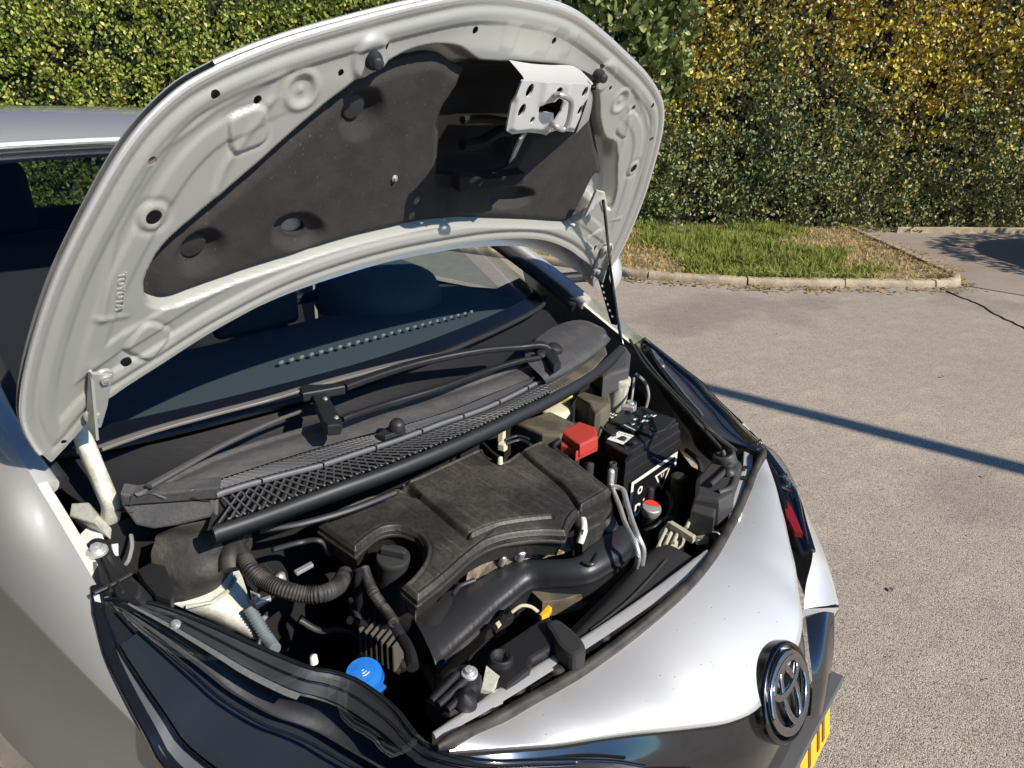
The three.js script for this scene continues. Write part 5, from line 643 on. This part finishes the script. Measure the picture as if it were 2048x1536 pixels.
// front crossmember, latch cover, brackets
{
  const o = [[-.338,.787,.5244],[-.3321,.77,.4488],[-.3233,.764,.386],[-.3112,.76,.3087],[-.2953,.758,.2131],[-.2749,.76,.0941],[-.2589,.764,-.0177],[-.2512,.764,-.0901]], i = [[-.3502,.784,.519],[-.3511,.768,.442],[-.3452,.762,.3751],[-.3327,.758,.2973],[-.3159,.756,.1946],[-.2963,.758,.0715],[-.2812,.762,-.0407],[-.2727,.762,-.1127]];
  const cm = part('crossmember', [loft([o, o.map((p, k) => p.map((x, c) => lerp(x, i[k][c], 0.5) + [0, 0.003, 0][c])), i, shift(i, [0, -0.04, 0])], 40, 4)], M.paint, car, 'silver crossmember strip behind the nose seal');
  part('crossmember_clip', [[960, 1424, 0.02], [1020, 1382, 0.014], [1120, 1322, 0.014], [1196, 1268, 0.012]].map(([px, py, r]) => { const pts = { 960: [-.3484,.762,.4319], 1020: [-.3335,.757,.3706], 1120: [-.3143,.755,.3015], 1196: [-.3001,.752,.1961] }; void py; return lathe([[r, -0.004], [r, 0.003], [r * 0.6, 0.006], [0, 0.006]], pts[px], [0, 1, 0]); }), M.black, cm);
  const f0 = [[-.3738,.775,-.5367],[-.358,.775,-.5575],[-.3246,.762,-.4649],[-.272,.755,-.2762],[-.2881,.755,-.2501],[-.3187,.76,-.3567],[-.3441,.77,-.4593]];
  part('crossmember', [plate(f0, 0.02, 0.002, [])], M.paint, car, 'silver crossmember plate at the far end of the nose seal');
  part('crossmember_hole', [lathe([[0.009, 0], [0, 0.001]], [-.3334,.776,-.4533], [0, 1, 0]), lathe([[0.008, 0], [0, 0.001]], [-.3232,.77,-.4158], [0, 1, 0])], M.deep, cm);
  part('radiator_cover', [loft([[[-.315,.752,.2376],[-.3025,.752,.1253],[-.2937,.752,-.014],[-.2799,.752,-.0887]], [[-.3371,.75,.218],[-.3398,.75,.0942],[-.3499,.75,-.0457],[-.3333,.75,-.1021]], [[-.3691,.72,.1822],[-.3729,.72,.0518],[-.3801,.72,-.091],[-.3725,.72,-.133]]], 20, 4), plate([[-.2864,.748,-.0746],[-.2793,.748,-.1093],[-.2641,.748,-.0975],[-.2635,.748,-.0468],[-.2783,.748,-.042]], 0.03)], M.blackMatt, car, 'dark flat radiator top cover');
  part('cover_rib', [tube([[-.3205,.754,.2014],[-.3127,.754,.0887],[-.319,.754,-.0477]], 0.0025, 6), tube([[-.3055,.753,.1962],[-.2966,.753,.0871],[-.2905,.753,-.0577]], 0.002, 6)], M.blackMatt, car);
  for (const q of [[-.2993,.754,.1467], [-.2834,.756,.0253]]) part('trim_clip', lathe([[0.008, -0.002], [0.0075, 0.002], [0.003, 0.003], [0, 0.0025]], q, [0.1, 1, 0], 16), M.rubberClean, car);
  const lc = part('latch_cover', [plate([[-.398,.775,.3391],[-.3834,.775,.2544],[-.3754,.775,.2354],[-.3536,.775,.2475],[-.3293,.775,.2817],[-.3401,.775,.3259],[-.3302,.775,.346],[-.3348,.775,.3917],[-.3456,.775,.3935],[-.3608,.765,.3923],[-.3734,.765,.3573],[-.39,.765,.3393]], 0.04, 0.006), lathe([[0.018, -0.02], [0.018, 0.002], [0.012, 0.004], [0.011, -0.004], [0, -0.004]], [-.3727,.778,.3562], [0, 1, 0])], M.black, car);
  part('release_lever', [plate(smooth([[-.3602,.79,.2652],[-.354,.79,.248],[-.3358,.79,.2477],[-.2968,.79,.2609],[-.2819,.79,.2784],[-.2894,.79,.2978],[-.3164,.79,.2937],[-.339,.79,.2794]], 4, true), 0.02, 0.007)], M.blackMatt, lc, 'rounded black release lever on the crossmember');
  const nb = part('lamp_bracket', [plate([[-.4001,.78,.4829],[-.4099,.785,.4244],[-.3919,.788,.4011],[-.3676,.788,.4058],[-.3564,.788,.4229],[-.3578,.788,.4494],[-.3429,.775,.4444],[-.3576,.77,.4786]], 0.03, 0.006), ...[0, 1, 2].map((k) => { const a = [[[-.3848,.788,.4853],[-.3905,.788,.4272]], [[-.3731,.788,.4844],[-.3745,.788,.4308]], [[-.3598,.786,.4816],[-.3611,.786,.4357]]][k]; return tube(a, 0.005, 8); }), lathe([[0.016, -0.02], [0.015, 0.008], [0, 0.014]], [-.355,.782,.4525], [0.1, 1, 0.2])], M.black, car, 'ribbed black bracket beside the inner end of the near headlamp');
  part('bracket_bolt', bolt([-.3774,.792,.4184], [0.1, 1, 0.1], 0.0115), M.alu, nb);
  part('pale_bracket', [plate([[-.3852,.77,.3744],[-.3563,.77,.3782],[-.3459,.77,.4059],[-.3608,.77,.4135],[-.3747,.77,.391]], 0.006), plate([[-.3501,.765,.4259],[-.335,.765,.4041],[-.3274,.765,.407],[-.3392,.765,.4304]], 0.006)], M.cream, nb);
}
// battery
{
  const a = [-.6547,.84,-.3394], b = [-.6123,.84,-.4726], c = [-.496,.84,-.4405], d = [-.5022,.84,-.2095];
  const sh = (k, y) => [a, b, c, d].map((p) => { const m = [0, 2].map((i) => (a[i] + b[i] + c[i] + d[i]) / 4); return [lerp(m[0], p[0], k), y, lerp(m[1], p[2], k)]; });
  M.bat = std([0.018, 0.018, 0.019], 0.38, { bumpMap: rep(nz, 20), bumpScale: 0.0003 });
  const bt = part('battery', [plate(sh(1.03, 0.824), 0.2, 0.004), plate(sh(1.06, 0.8), 0.014, 0.003)], M.bat, car, 'black car battery with white printed labels');
  part('battery_lid', [plate(sh(0.97, 0.843), 0.022, 0.004), plate([[-.6147,.852,-.323],[-.5928,.852,-.4353],[-.5045,.852,-.4346],[-.4949,.852,-.3625],[-.5073,.852,-.317]], 0.012, 0.003), plate([[-.566,.848,-.2237],[-.517,.848,-.2153],[-.4965,.848,-.1964],[-.5049,.825,-.2102],[-.5681,.82,-.2305]], 0.01, 0.003)], M.bat, bt);
  const can = (w, h, fn) => { const cv = document.createElement('canvas'); cv.width = w; cv.height = h; fn(cv.getContext('2d'), w, h); const t = new THREE.CanvasTexture(cv); t.colorSpace = THREE.SRGBColorSpace; return std([1, 1, 1], 0.45, { map: t }); };
  const quad = (p) => { const g = new THREE.BufferGeometry(); g.setAttribute('position', new THREE.Float32BufferAttribute([...p[0], ...p[1], ...p[2], ...p[3]], 3)); g.setAttribute('uv', new THREE.Float32BufferAttribute([0, 1, 1, 1, 1, 0, 0, 0], 2)); g.setIndex([0, 2, 1, 0, 3, 2]); g.computeVertexNormals(); return g; };
  const up = (p, y) => p.map((q) => [q[0], q[1] + y, q[2]]);
  part('battery_label', quad(up([[-.5738,.8525,-.4107],[-.5411,.8525,-.4317],[-.5358,.8525,-.2975],[-.5781,.8525,-.3097]], 0.001)), can(256, 160, (x, w, h) => { x.fillStyle = '#161718'; x.fillRect(0, 0, w, h); x.fillStyle = '#e4e6e2'; x.font = 'bold 24px sans-serif'; for (let i = 0; i < 3; i++) for (let k = 0; k < 4; k++) if ((i * 3 + k) % 4) x.fillRect(14 + k * 60, 14 + i * 44, 34 + 14 * hash(i, k, 4), 12 + 12 * hash(k, i, 5)); x.fillStyle = '#9fb4b4'; x.fillRect(20, 138, 210, 8); }), bt);
  part('battery_label', quad(up([[-.6394,.846,-.3732],[-.6144,.846,-.3718],[-.6134,.846,-.3347],[-.638,.846,-.3358]], 0.004)), can(128, 96, (x, w, h) => { x.fillStyle = '#141516'; x.fillRect(0, 0, w, h); x.fillStyle = '#e6e6e0'; for (let i = 0; i < 2; i++) for (let k = 0; k < 3; k++) { x.beginPath(); x.arc(24 + k * 38, 28 + i * 42, 13, 0, 7); x.fill(); } x.fillStyle = '#141516'; for (let k = 0; k < 6; k++) x.fillRect(18 + (k % 3) * 38, 22 + Math.floor(k / 3) * 42, 10, 5); }), bt);
  part('battery_label', quad(up([[-.5684,.849,-.2895],[-.5316,.849,-.2907],[-.5267,.849,-.2357],[-.5667,.849,-.2368]], 0.001)), can(192, 128, (x, w, h) => { x.fillStyle = '#dcdcd4'; x.fillRect(0, 0, w, h); x.fillStyle = '#2a2a28'; for (let i = 0; i < 3; i++) for (let k = 0; k < 5; k++) if (hash(i, k, 9) > 0.25) x.fillRect(12 + k * 36, 16 + i * 36, 18 + 10 * hash(k, i, 3), 6); x.fillStyle = '#6a8a5a'; x.fillRect(w - 30, 10, 14, 10); }), bt);
  // printed front face
  const f = sh(1.062, 0.79), p0 = f[3], p1 = f[2], out = [Math.abs(p1[2] - p0[2]), 0, 0], on2 = (t, y) => [lerp(p0[0], p1[0], t) + 0.0035, y, lerp(p0[2], p1[2], t)]; void out;
  part('battery_front_label', quad([on2(0.1, 0.776), on2(0.94, 0.776), on2(0.94, 0.65), on2(0.1, 0.65)]), can(320, 220, (x, w, h) => { x.fillStyle = '#131415'; x.fillRect(0, 0, w, h); x.strokeStyle = '#dddcd2'; x.fillStyle = '#dddcd2'; x.lineWidth = 16; x.beginPath(); x.moveTo(12, h); x.lineTo(12, 10); x.lineTo(w - 10, 10); x.lineTo(w - 10, 70); x.stroke(); x.lineWidth = 9; x.beginPath(); x.moveTo(170, 50); x.lineTo(270, 50); x.lineTo(222, 128); x.closePath(); x.stroke(); x.font = 'bold 40px sans-serif'; x.fillText('V', 206, 86); x.beginPath(); x.arc(66, 62, 12, 0, 7); x.stroke(); x.font = 'bold 74px sans-serif'; x.fillText('DiN', 34, 168); }), bt);
  part('vent_cap', [0, 1, 2].flatMap((k) => [0, 1].map((j) => { const p = [[[-.5673,.853,-.2618], [-.5673,.853,-.3393]], [[-.5398,.8535,-.2574], [-.5399,.8535,-.3401]], [[-.512,.8535,-.2554], [-.5136,.8535,-.3418]]][k][j]; return lathe([[0.0075, -0.003], [0.0075, 0.001], [0.006, 0.002], [0, 0.002]], p, [0, 1, 0], 16); })), M.bat, bt).userData.kind = 'stuff';
  part('battery_cable', tube([...[[-.6244,.862,-.1468]], ...[[-.6329,.85,-.1344]], ...[[-.6325,.82,-.1433]], ...[[-.6357,.76,-.1863]]], 0.006, 8), M.rubberClean, bt);
  part('battery_strap', tube([[-.6256,.846,-.2946],[-.5694,.846,-.2663],[-.5175,.846,-.2328]], 0.003, 6), M.blackMatt, bt);
  const tc = part('terminal_cover', [plate([[-.6421,.87,-.1679],[-.6409,.87,-.2385],[-.5945,.872,-.2343],[-.5653,.872,-.196],[-.5698,.872,-.135],[-.5854,.872,-.1401]], 0.02, 0.005), plate([[-.6433,.856,-.1669],[-.5955,.856,-.1567],[-.5834,.856,-.1423],[-.6176,.856,-.1375]], 0.014, 0.003), plate([[-.5933,.858,-.1531],[-.5824,.858,-.2209],[-.5648,.858,-.1969],[-.5734,.858,-.1272]], 0.016, 0.003)], M.red, car, 'red plastic cover over the battery terminal'); void tc;
  part('terminal_leg', box(0.02, 0.06, 0.02, [-.6129,.82,-.1821], 0, 0.004), M.blackMatt, car);
  part('earth_clamp', [lathe([[0.014, -0.016], [0.013, 0.004], [0.008, 0.008], [0, 0.008]], [-.6179,.858,-.4267], [0, 1, 0]), box(0.03, 0.012, 0.018, [-.6078,.862,-.3945], 0.4, 0.003)], M.steel, car);
}
// far side fittings
part('coolant_cap', [lathe([[0.017, -0.016], [0.0205, -0.008], [0.0205, 0.002], [0.018, 0.005], [0, 0.0055]], [-.4341,.745,-.2081], [0.15, 1, 0.1], 10)], M.steel, car, 'ribbed metal filler cap with a red quarter');
part('cap_sticker', [(() => { const g = new THREE.CircleGeometry(0.0175, 20, 0.6, 2.6); g.rotateX(-Math.PI / 2); return place(g, [-.4341,.7515,-.2068], [0.15, 1, 0.1]); })()], std([0.75, 0.05, 0.02], 0.4), car);
part('filler_neck', [lathe([[0.012, -0.2], [0.0125, -0.012]], [-.4341,.745,-.2081], [0.1, 1, 0]), lathe([[0.009, -0.03], [0.009, 0.01], [0, 0.012]], [-.4519,.765,-.2308], [0, 1, 0])], M.black, car);
part('coolant_bottle', [lathe([[0.016, -0.2], [0.016, 0.0], [0.0145, 0.004], [0.0165, 0.006], [0.0165, 0.012], [0.01, 0.014], [0, 0.014]], [-.4506,.74,-.3643], [0, 1, 0])], std([0.035, 0.034, 0.022], 0.4), car);
part('refrigerant_pipe', [tube([...[[-.488,.81,-.1288]], ...[[-.4715,.808,-.1133],[-.433,.808,-.0712]], ...[[-.4009,.805,-.0353],[-.3594,.805,.0048]], ...[[-.3425,.785,.0156]], ...[[-.3517,.75,.0023]]], 0.0048, 10), lathe([[0.007, -0.03], [0.007, 0.012], [0.005, 0.018], [0, 0.018]], [-.4927,.825,-.1346], [0, 1, 0])], M.alu, car, 'left of two bare silver pipes beside the engine cover');
part('refrigerant_pipe', [tube([...[[-.4804,.815,-.1233]], ...[[-.4571,.815,-.1223],[-.4266,.815,-.0852]], ...[[-.3917,.81,-.0438],[-.3568,.81,-.0039]], ...[[-.3449,.785,-.0064]], ...[[-.3473,.75,-.0113]]], 0.0048, 10)], M.alu, car, 'right of two bare silver pipes beside the engine cover');
part('pipe_valve', [lathe([[0.011, -0.02], [0.011, 0.01], [0.0085, 0.014], [0.0085, 0.022], [0.004, 0.022], [0.004, 0.016], [0, 0.016]], [-.5023,.825,-.1543], [0, 1, 0.0]), lathe([[0.01, -0.03], [0.01, 0.008], [0, 0.01]], [-.5394,.835,-.1255], [0, 1, 0])], M.blackMatt, car);
part('relay_bracket', [plate([[-.391,.73,-.162],[-.3948,.73,-.2077],[-.3579,.73,-.2047],[-.3417,.73,-.1804],[-.3459,.73,-.1312],[-.3657,.73,-.11]], 0.03, 0.004), tube([[-.3624,.735,-.1028],[-.3731,.735,-.1435],[-.3863,.735,-.1944]], 0.004, 6), tube([[-.3534,.738,-.1133],[-.3641,.738,-.1589]], 0.004, 6), tube([[-.3449,.738,-.1295],[-.357,.738,-.1791]], 0.004, 6), plate([[-.3793,.75,-.1733],[-.3767,.75,-.1853],[-.3161,.75,-.1658],[-.3159,.75,-.1523]], 0.01, 0.002), tube([[-.342,.75,-.1763],[-.3492,.75,-.2088]], 0.004, 6)], std([0.42, 0.4, 0.3], 0.5), car, 'pale slotted relay bracket behind the nose');
part('far_lamp_housing', [plate([[-.3841,.79,-.2997],[-.399,.8,-.4306],[-.3786,.8,-.4651],[-.3353,.8,-.4215],[-.315,.8,-.3348],[-.2955,.8,-.283],[-.3061,.8,-.2349],[-.3509,.8,-.2224]], 0.06, 0.008), plate([[-.3628,.78,-.2479],[-.3154,.78,-.2571],[-.2991,.78,-.2014],[-.3447,.78,-.1966]], 0.05, 0.004), lathe([[0.025, -0.02], [0.025, 0.004], [0.018, 0.008], [0.018, 0.002], [0.006, 0.002], [0.005, 0.014], [0, 0.014]], [-.3708,.81,-.4057], [-0.3, 1, 0.2]), tube([[-.3414,.806,-.2698],[-.3424,.806,-.3309],[-.3446,.806,-.3826]], 0.006, 8), tube([[-.3201,.8,-.2619],[-.3085,.8,-.2988],[-.3194,.8,-.3453]], 0.006, 8), lathe([[0.013, -0.01], [0.012, 0.006], [0, 0.009]], [-.3337,.805,-.3467], [0, 1, 0.3])], std([0.045, 0.044, 0.042], 0.5), car, 'black rear housing of the far headlamp');
part('lamp_wire', [tube([...[[-.2904,.76,-.1808]], ...[[-.2797,.762,-.1812]], ...[[-.2713,.755,-.1801]]], 0.0018, 6), plate([[-.3251,.735,-.1843],[-.3086,.735,-.2076],[-.301,.735,-.1955],[-.3144,.735,-.1749]], 0.01)], M.steel, car);
part('far_shock_tower', [lathe([[0.014, 0.002], [0.0255, 0.003], [0.0265, 0], [0.0265, -0.014], [0.0245, -0.017], [0.0205, -0.12]], [-.6709,.9,-.4595], [0.05, 1, 0]), loft([[[-.7894,.7,-.6286],[-.7556,.7,-.631],[-.743,.7,-.6693]], [[-.7899,.69,-.6307],[-.7561,.69,-.6333],[-.7433,.69,-.6715]]], 20, 5)], M.cream, car, 'white shock tower beside the battery on the far side');
part('tower_drain_tube', [tube([...[[-.6576,.9,-.5137]], ...[[-.6302,.885,-.512]], ...[[-.6123,.86,-.5014]], ...[[-.6115,.83,-.4926]]], 0.004, 8), tube([[-.6489,.9,-.4885],[-.6455,.87,-.4825],[-.6359,.85,-.4617]], 0.003, 6)], std([0.22, 0.22, 0.2], 0.5), car);
part('far_tower_cover', plate([[-.7169,.93,-.4118],[-.7465,.93,-.5212],[-.7513,.93,-.6164],[-.7079,.93,-.5721],[-.6538,.93,-.4683],[-.6652,.93,-.4112],[-.6587,.93,-.3588]], 0.04, 0.008), std([0.06, 0.058, 0.055], 0.6), car);
part('brake_fluid_tank', [lathe([[0.038, -0.05], [0.04, -0.02], [0.04, 0.0], [0.03, 0.006], [0, 0.007]], [-.7515,.845,-.3097], [0, 1, 0]), lathe([[0.026, 0], [0.026, 0.016], [0.022, 0.02], [0, 0.02]], [-.7654,.85,-.356], [0, 1, 0], 16)], M.ivory, car, 'ivory brake fluid tank under the scuttle seal');
part('tank_band', lathe([[0.0275, 0.008], [0.0275, 0.016]], [-.7654,.85,-.356], [0, 1, 0]), std([0.4, 0.38, 0.03], 0.5), car);
part('fuse_box', [plate([[-.7414,.87,-.1398],[-.7215,.87,-.242],[-.643,.87,-.226],[-.6277,.87,-.1473],[-.6612,.87,-.1313]], 0.05, 0.005), plate([[-.7113,.885,-.3305],[-.7188,.885,-.4471],[-.6702,.885,-.4095],[-.6239,.885,-.3425],[-.6112,.885,-.2551],[-.6617,.885,-.3092]], 0.06, 0.005)], M.olive, car, 'dusty olive fuse box behind the battery');
part('coil_connector', [box(0.016, 0.03, 0.014, [-.7131,.875,-.0587], 0.3, 0.004), box(0.018, 0.018, 0.016, [-.6996,.86,-.0459], 0.2, 0.004), lathe([[0.006, -0.01], [0.005, 0.004], [0, 0.005]], [-.6677,.86,.0011], [0, 1, 0])], M.ivory, car, 'ivory plug at the rear of the engine cover');
part('coil_wiring', [tube([[-.7428,.86,-.0334],[-.6974,.86,-.0113],[-.6718,.86,-.004]], 0.003, 6), tube([[-.6912,.868,-.0467],[-.6814,.868,-.0804],[-.6499,.868,-.0764]], 0.0035, 6), tube([[-.7021,.87,-.0568],[-.6955,.87,-.0883],[-.6677,.87,-.0931]], 0.003, 6)], M.rubberClean, car);
part('air_filter_housing', [plate([[-.4994,.8,-.0154],[-.4787,.805,-.1142],[-.4505,.805,-.0751],[-.4359,.805,-.0055],[-.4446,.805,.0393],[-.4708,.805,.0242]], 0.08, 0.006)], M.cover, car);
part('breather_hose', [tube([...[[-.4687,.8,.0005]], ...[[-.4485,.8,.0279]], ...[[-.4478,.78,.04]]], 0.0068, 10)], M.white, car, 'short white breather hose at the corner of the engine cover');
part('duct_collar', [lathe([[0.024, -0.02], [0.026, 0], [0.024, 0.01]], [-.4541,.775,-.0469], [-0.5, 0.75, 0.2])], M.black, car);
{ // dark hoses and looms filling the far side of the bay
  const w = [[[[-.5233,.72,-.5556],[-.4611,.72,-.5024],[-.4016,.72,-.3646]], 0.006], [[[-.4735,.7,-.3643],[-.439,.7,-.321],[-.4176,.7,-.2447]], 0.006], [[[-.7617,.91,-.6905],[-.6148,.91,-.5297],[-.4868,.91,-.406],[-.3673,.91,-.2984],[-.3717,.8,-.471]], 0.005], [[[-.348,.74,-.2313],[-.3088,.74,-.216],[-.2753,.74,-.1868]], 0.007], [[[-.7793,.92,-.6926],[-.6471,.92,-.5365],[-.5024,.92,-.3986],[-.3846,.92,-.2863],[-.4029,.8,-.4609]], 0.004]];
  part('wiring_loom', [tube([...[[-.7721,.88,.47]], ...[[-.7392,.88,.4188],[-.7126,.88,.3391],[-.6993,.88,.2506]]], 0.006, 8), tube([...[[-.7641,.84,.4571]], ...[[-.7619,.83,.407],[-.7405,.83,.383]], ...[[-.7326,.8,.3712]]], 0.005, 8), tube([...[[-.5386,.76,.2789]], ...[[-.5453,.76,.2532],[-.5371,.76,.2246]]], 0.004, 8), tube([...[[-.6989,.72,.3624]], ...[[-.6564,.72,.3811]], ...[[-.6134,.68,.39]], ...[[-.5587,.66,.3817]]], 0.005, 8), tube([...[[-.7426,.7,.4341]], ...[[-.7156,.68,.4157],[-.6856,.68,.3872]], ...[[-.6551,.66,.3711]]], 0.006, 8), tube([...[[-.5339,.8,-.2343]], ...[[-.5702,.8,-.2823],[-.603,.8,-.3042]], ...[[-.5919,.82,-.2423]]], 0.003, 6), tube([...[[-.4213,.72,-.1619]], ...[[-.406,.73,-.1734],[-.4052,.73,-.2039]], ...[[-.3941,.73,-.2261]]], 0.003, 6)], M.rubberClean, car).userData.kind = 'stuff';
  part('dark_hose', w.map(([p, r]) => tube(p, r, 8)), M.blackMatt, car).userData.kind = 'stuff';
  part('chrome_clip', lathe([[0.007, -0.01], [0.006, 0.004], [0, 0.006]], [-.5501,.82,-.5869], [0, 1, 0]), M.alu, car);
}
renderer.render(scene, camera);
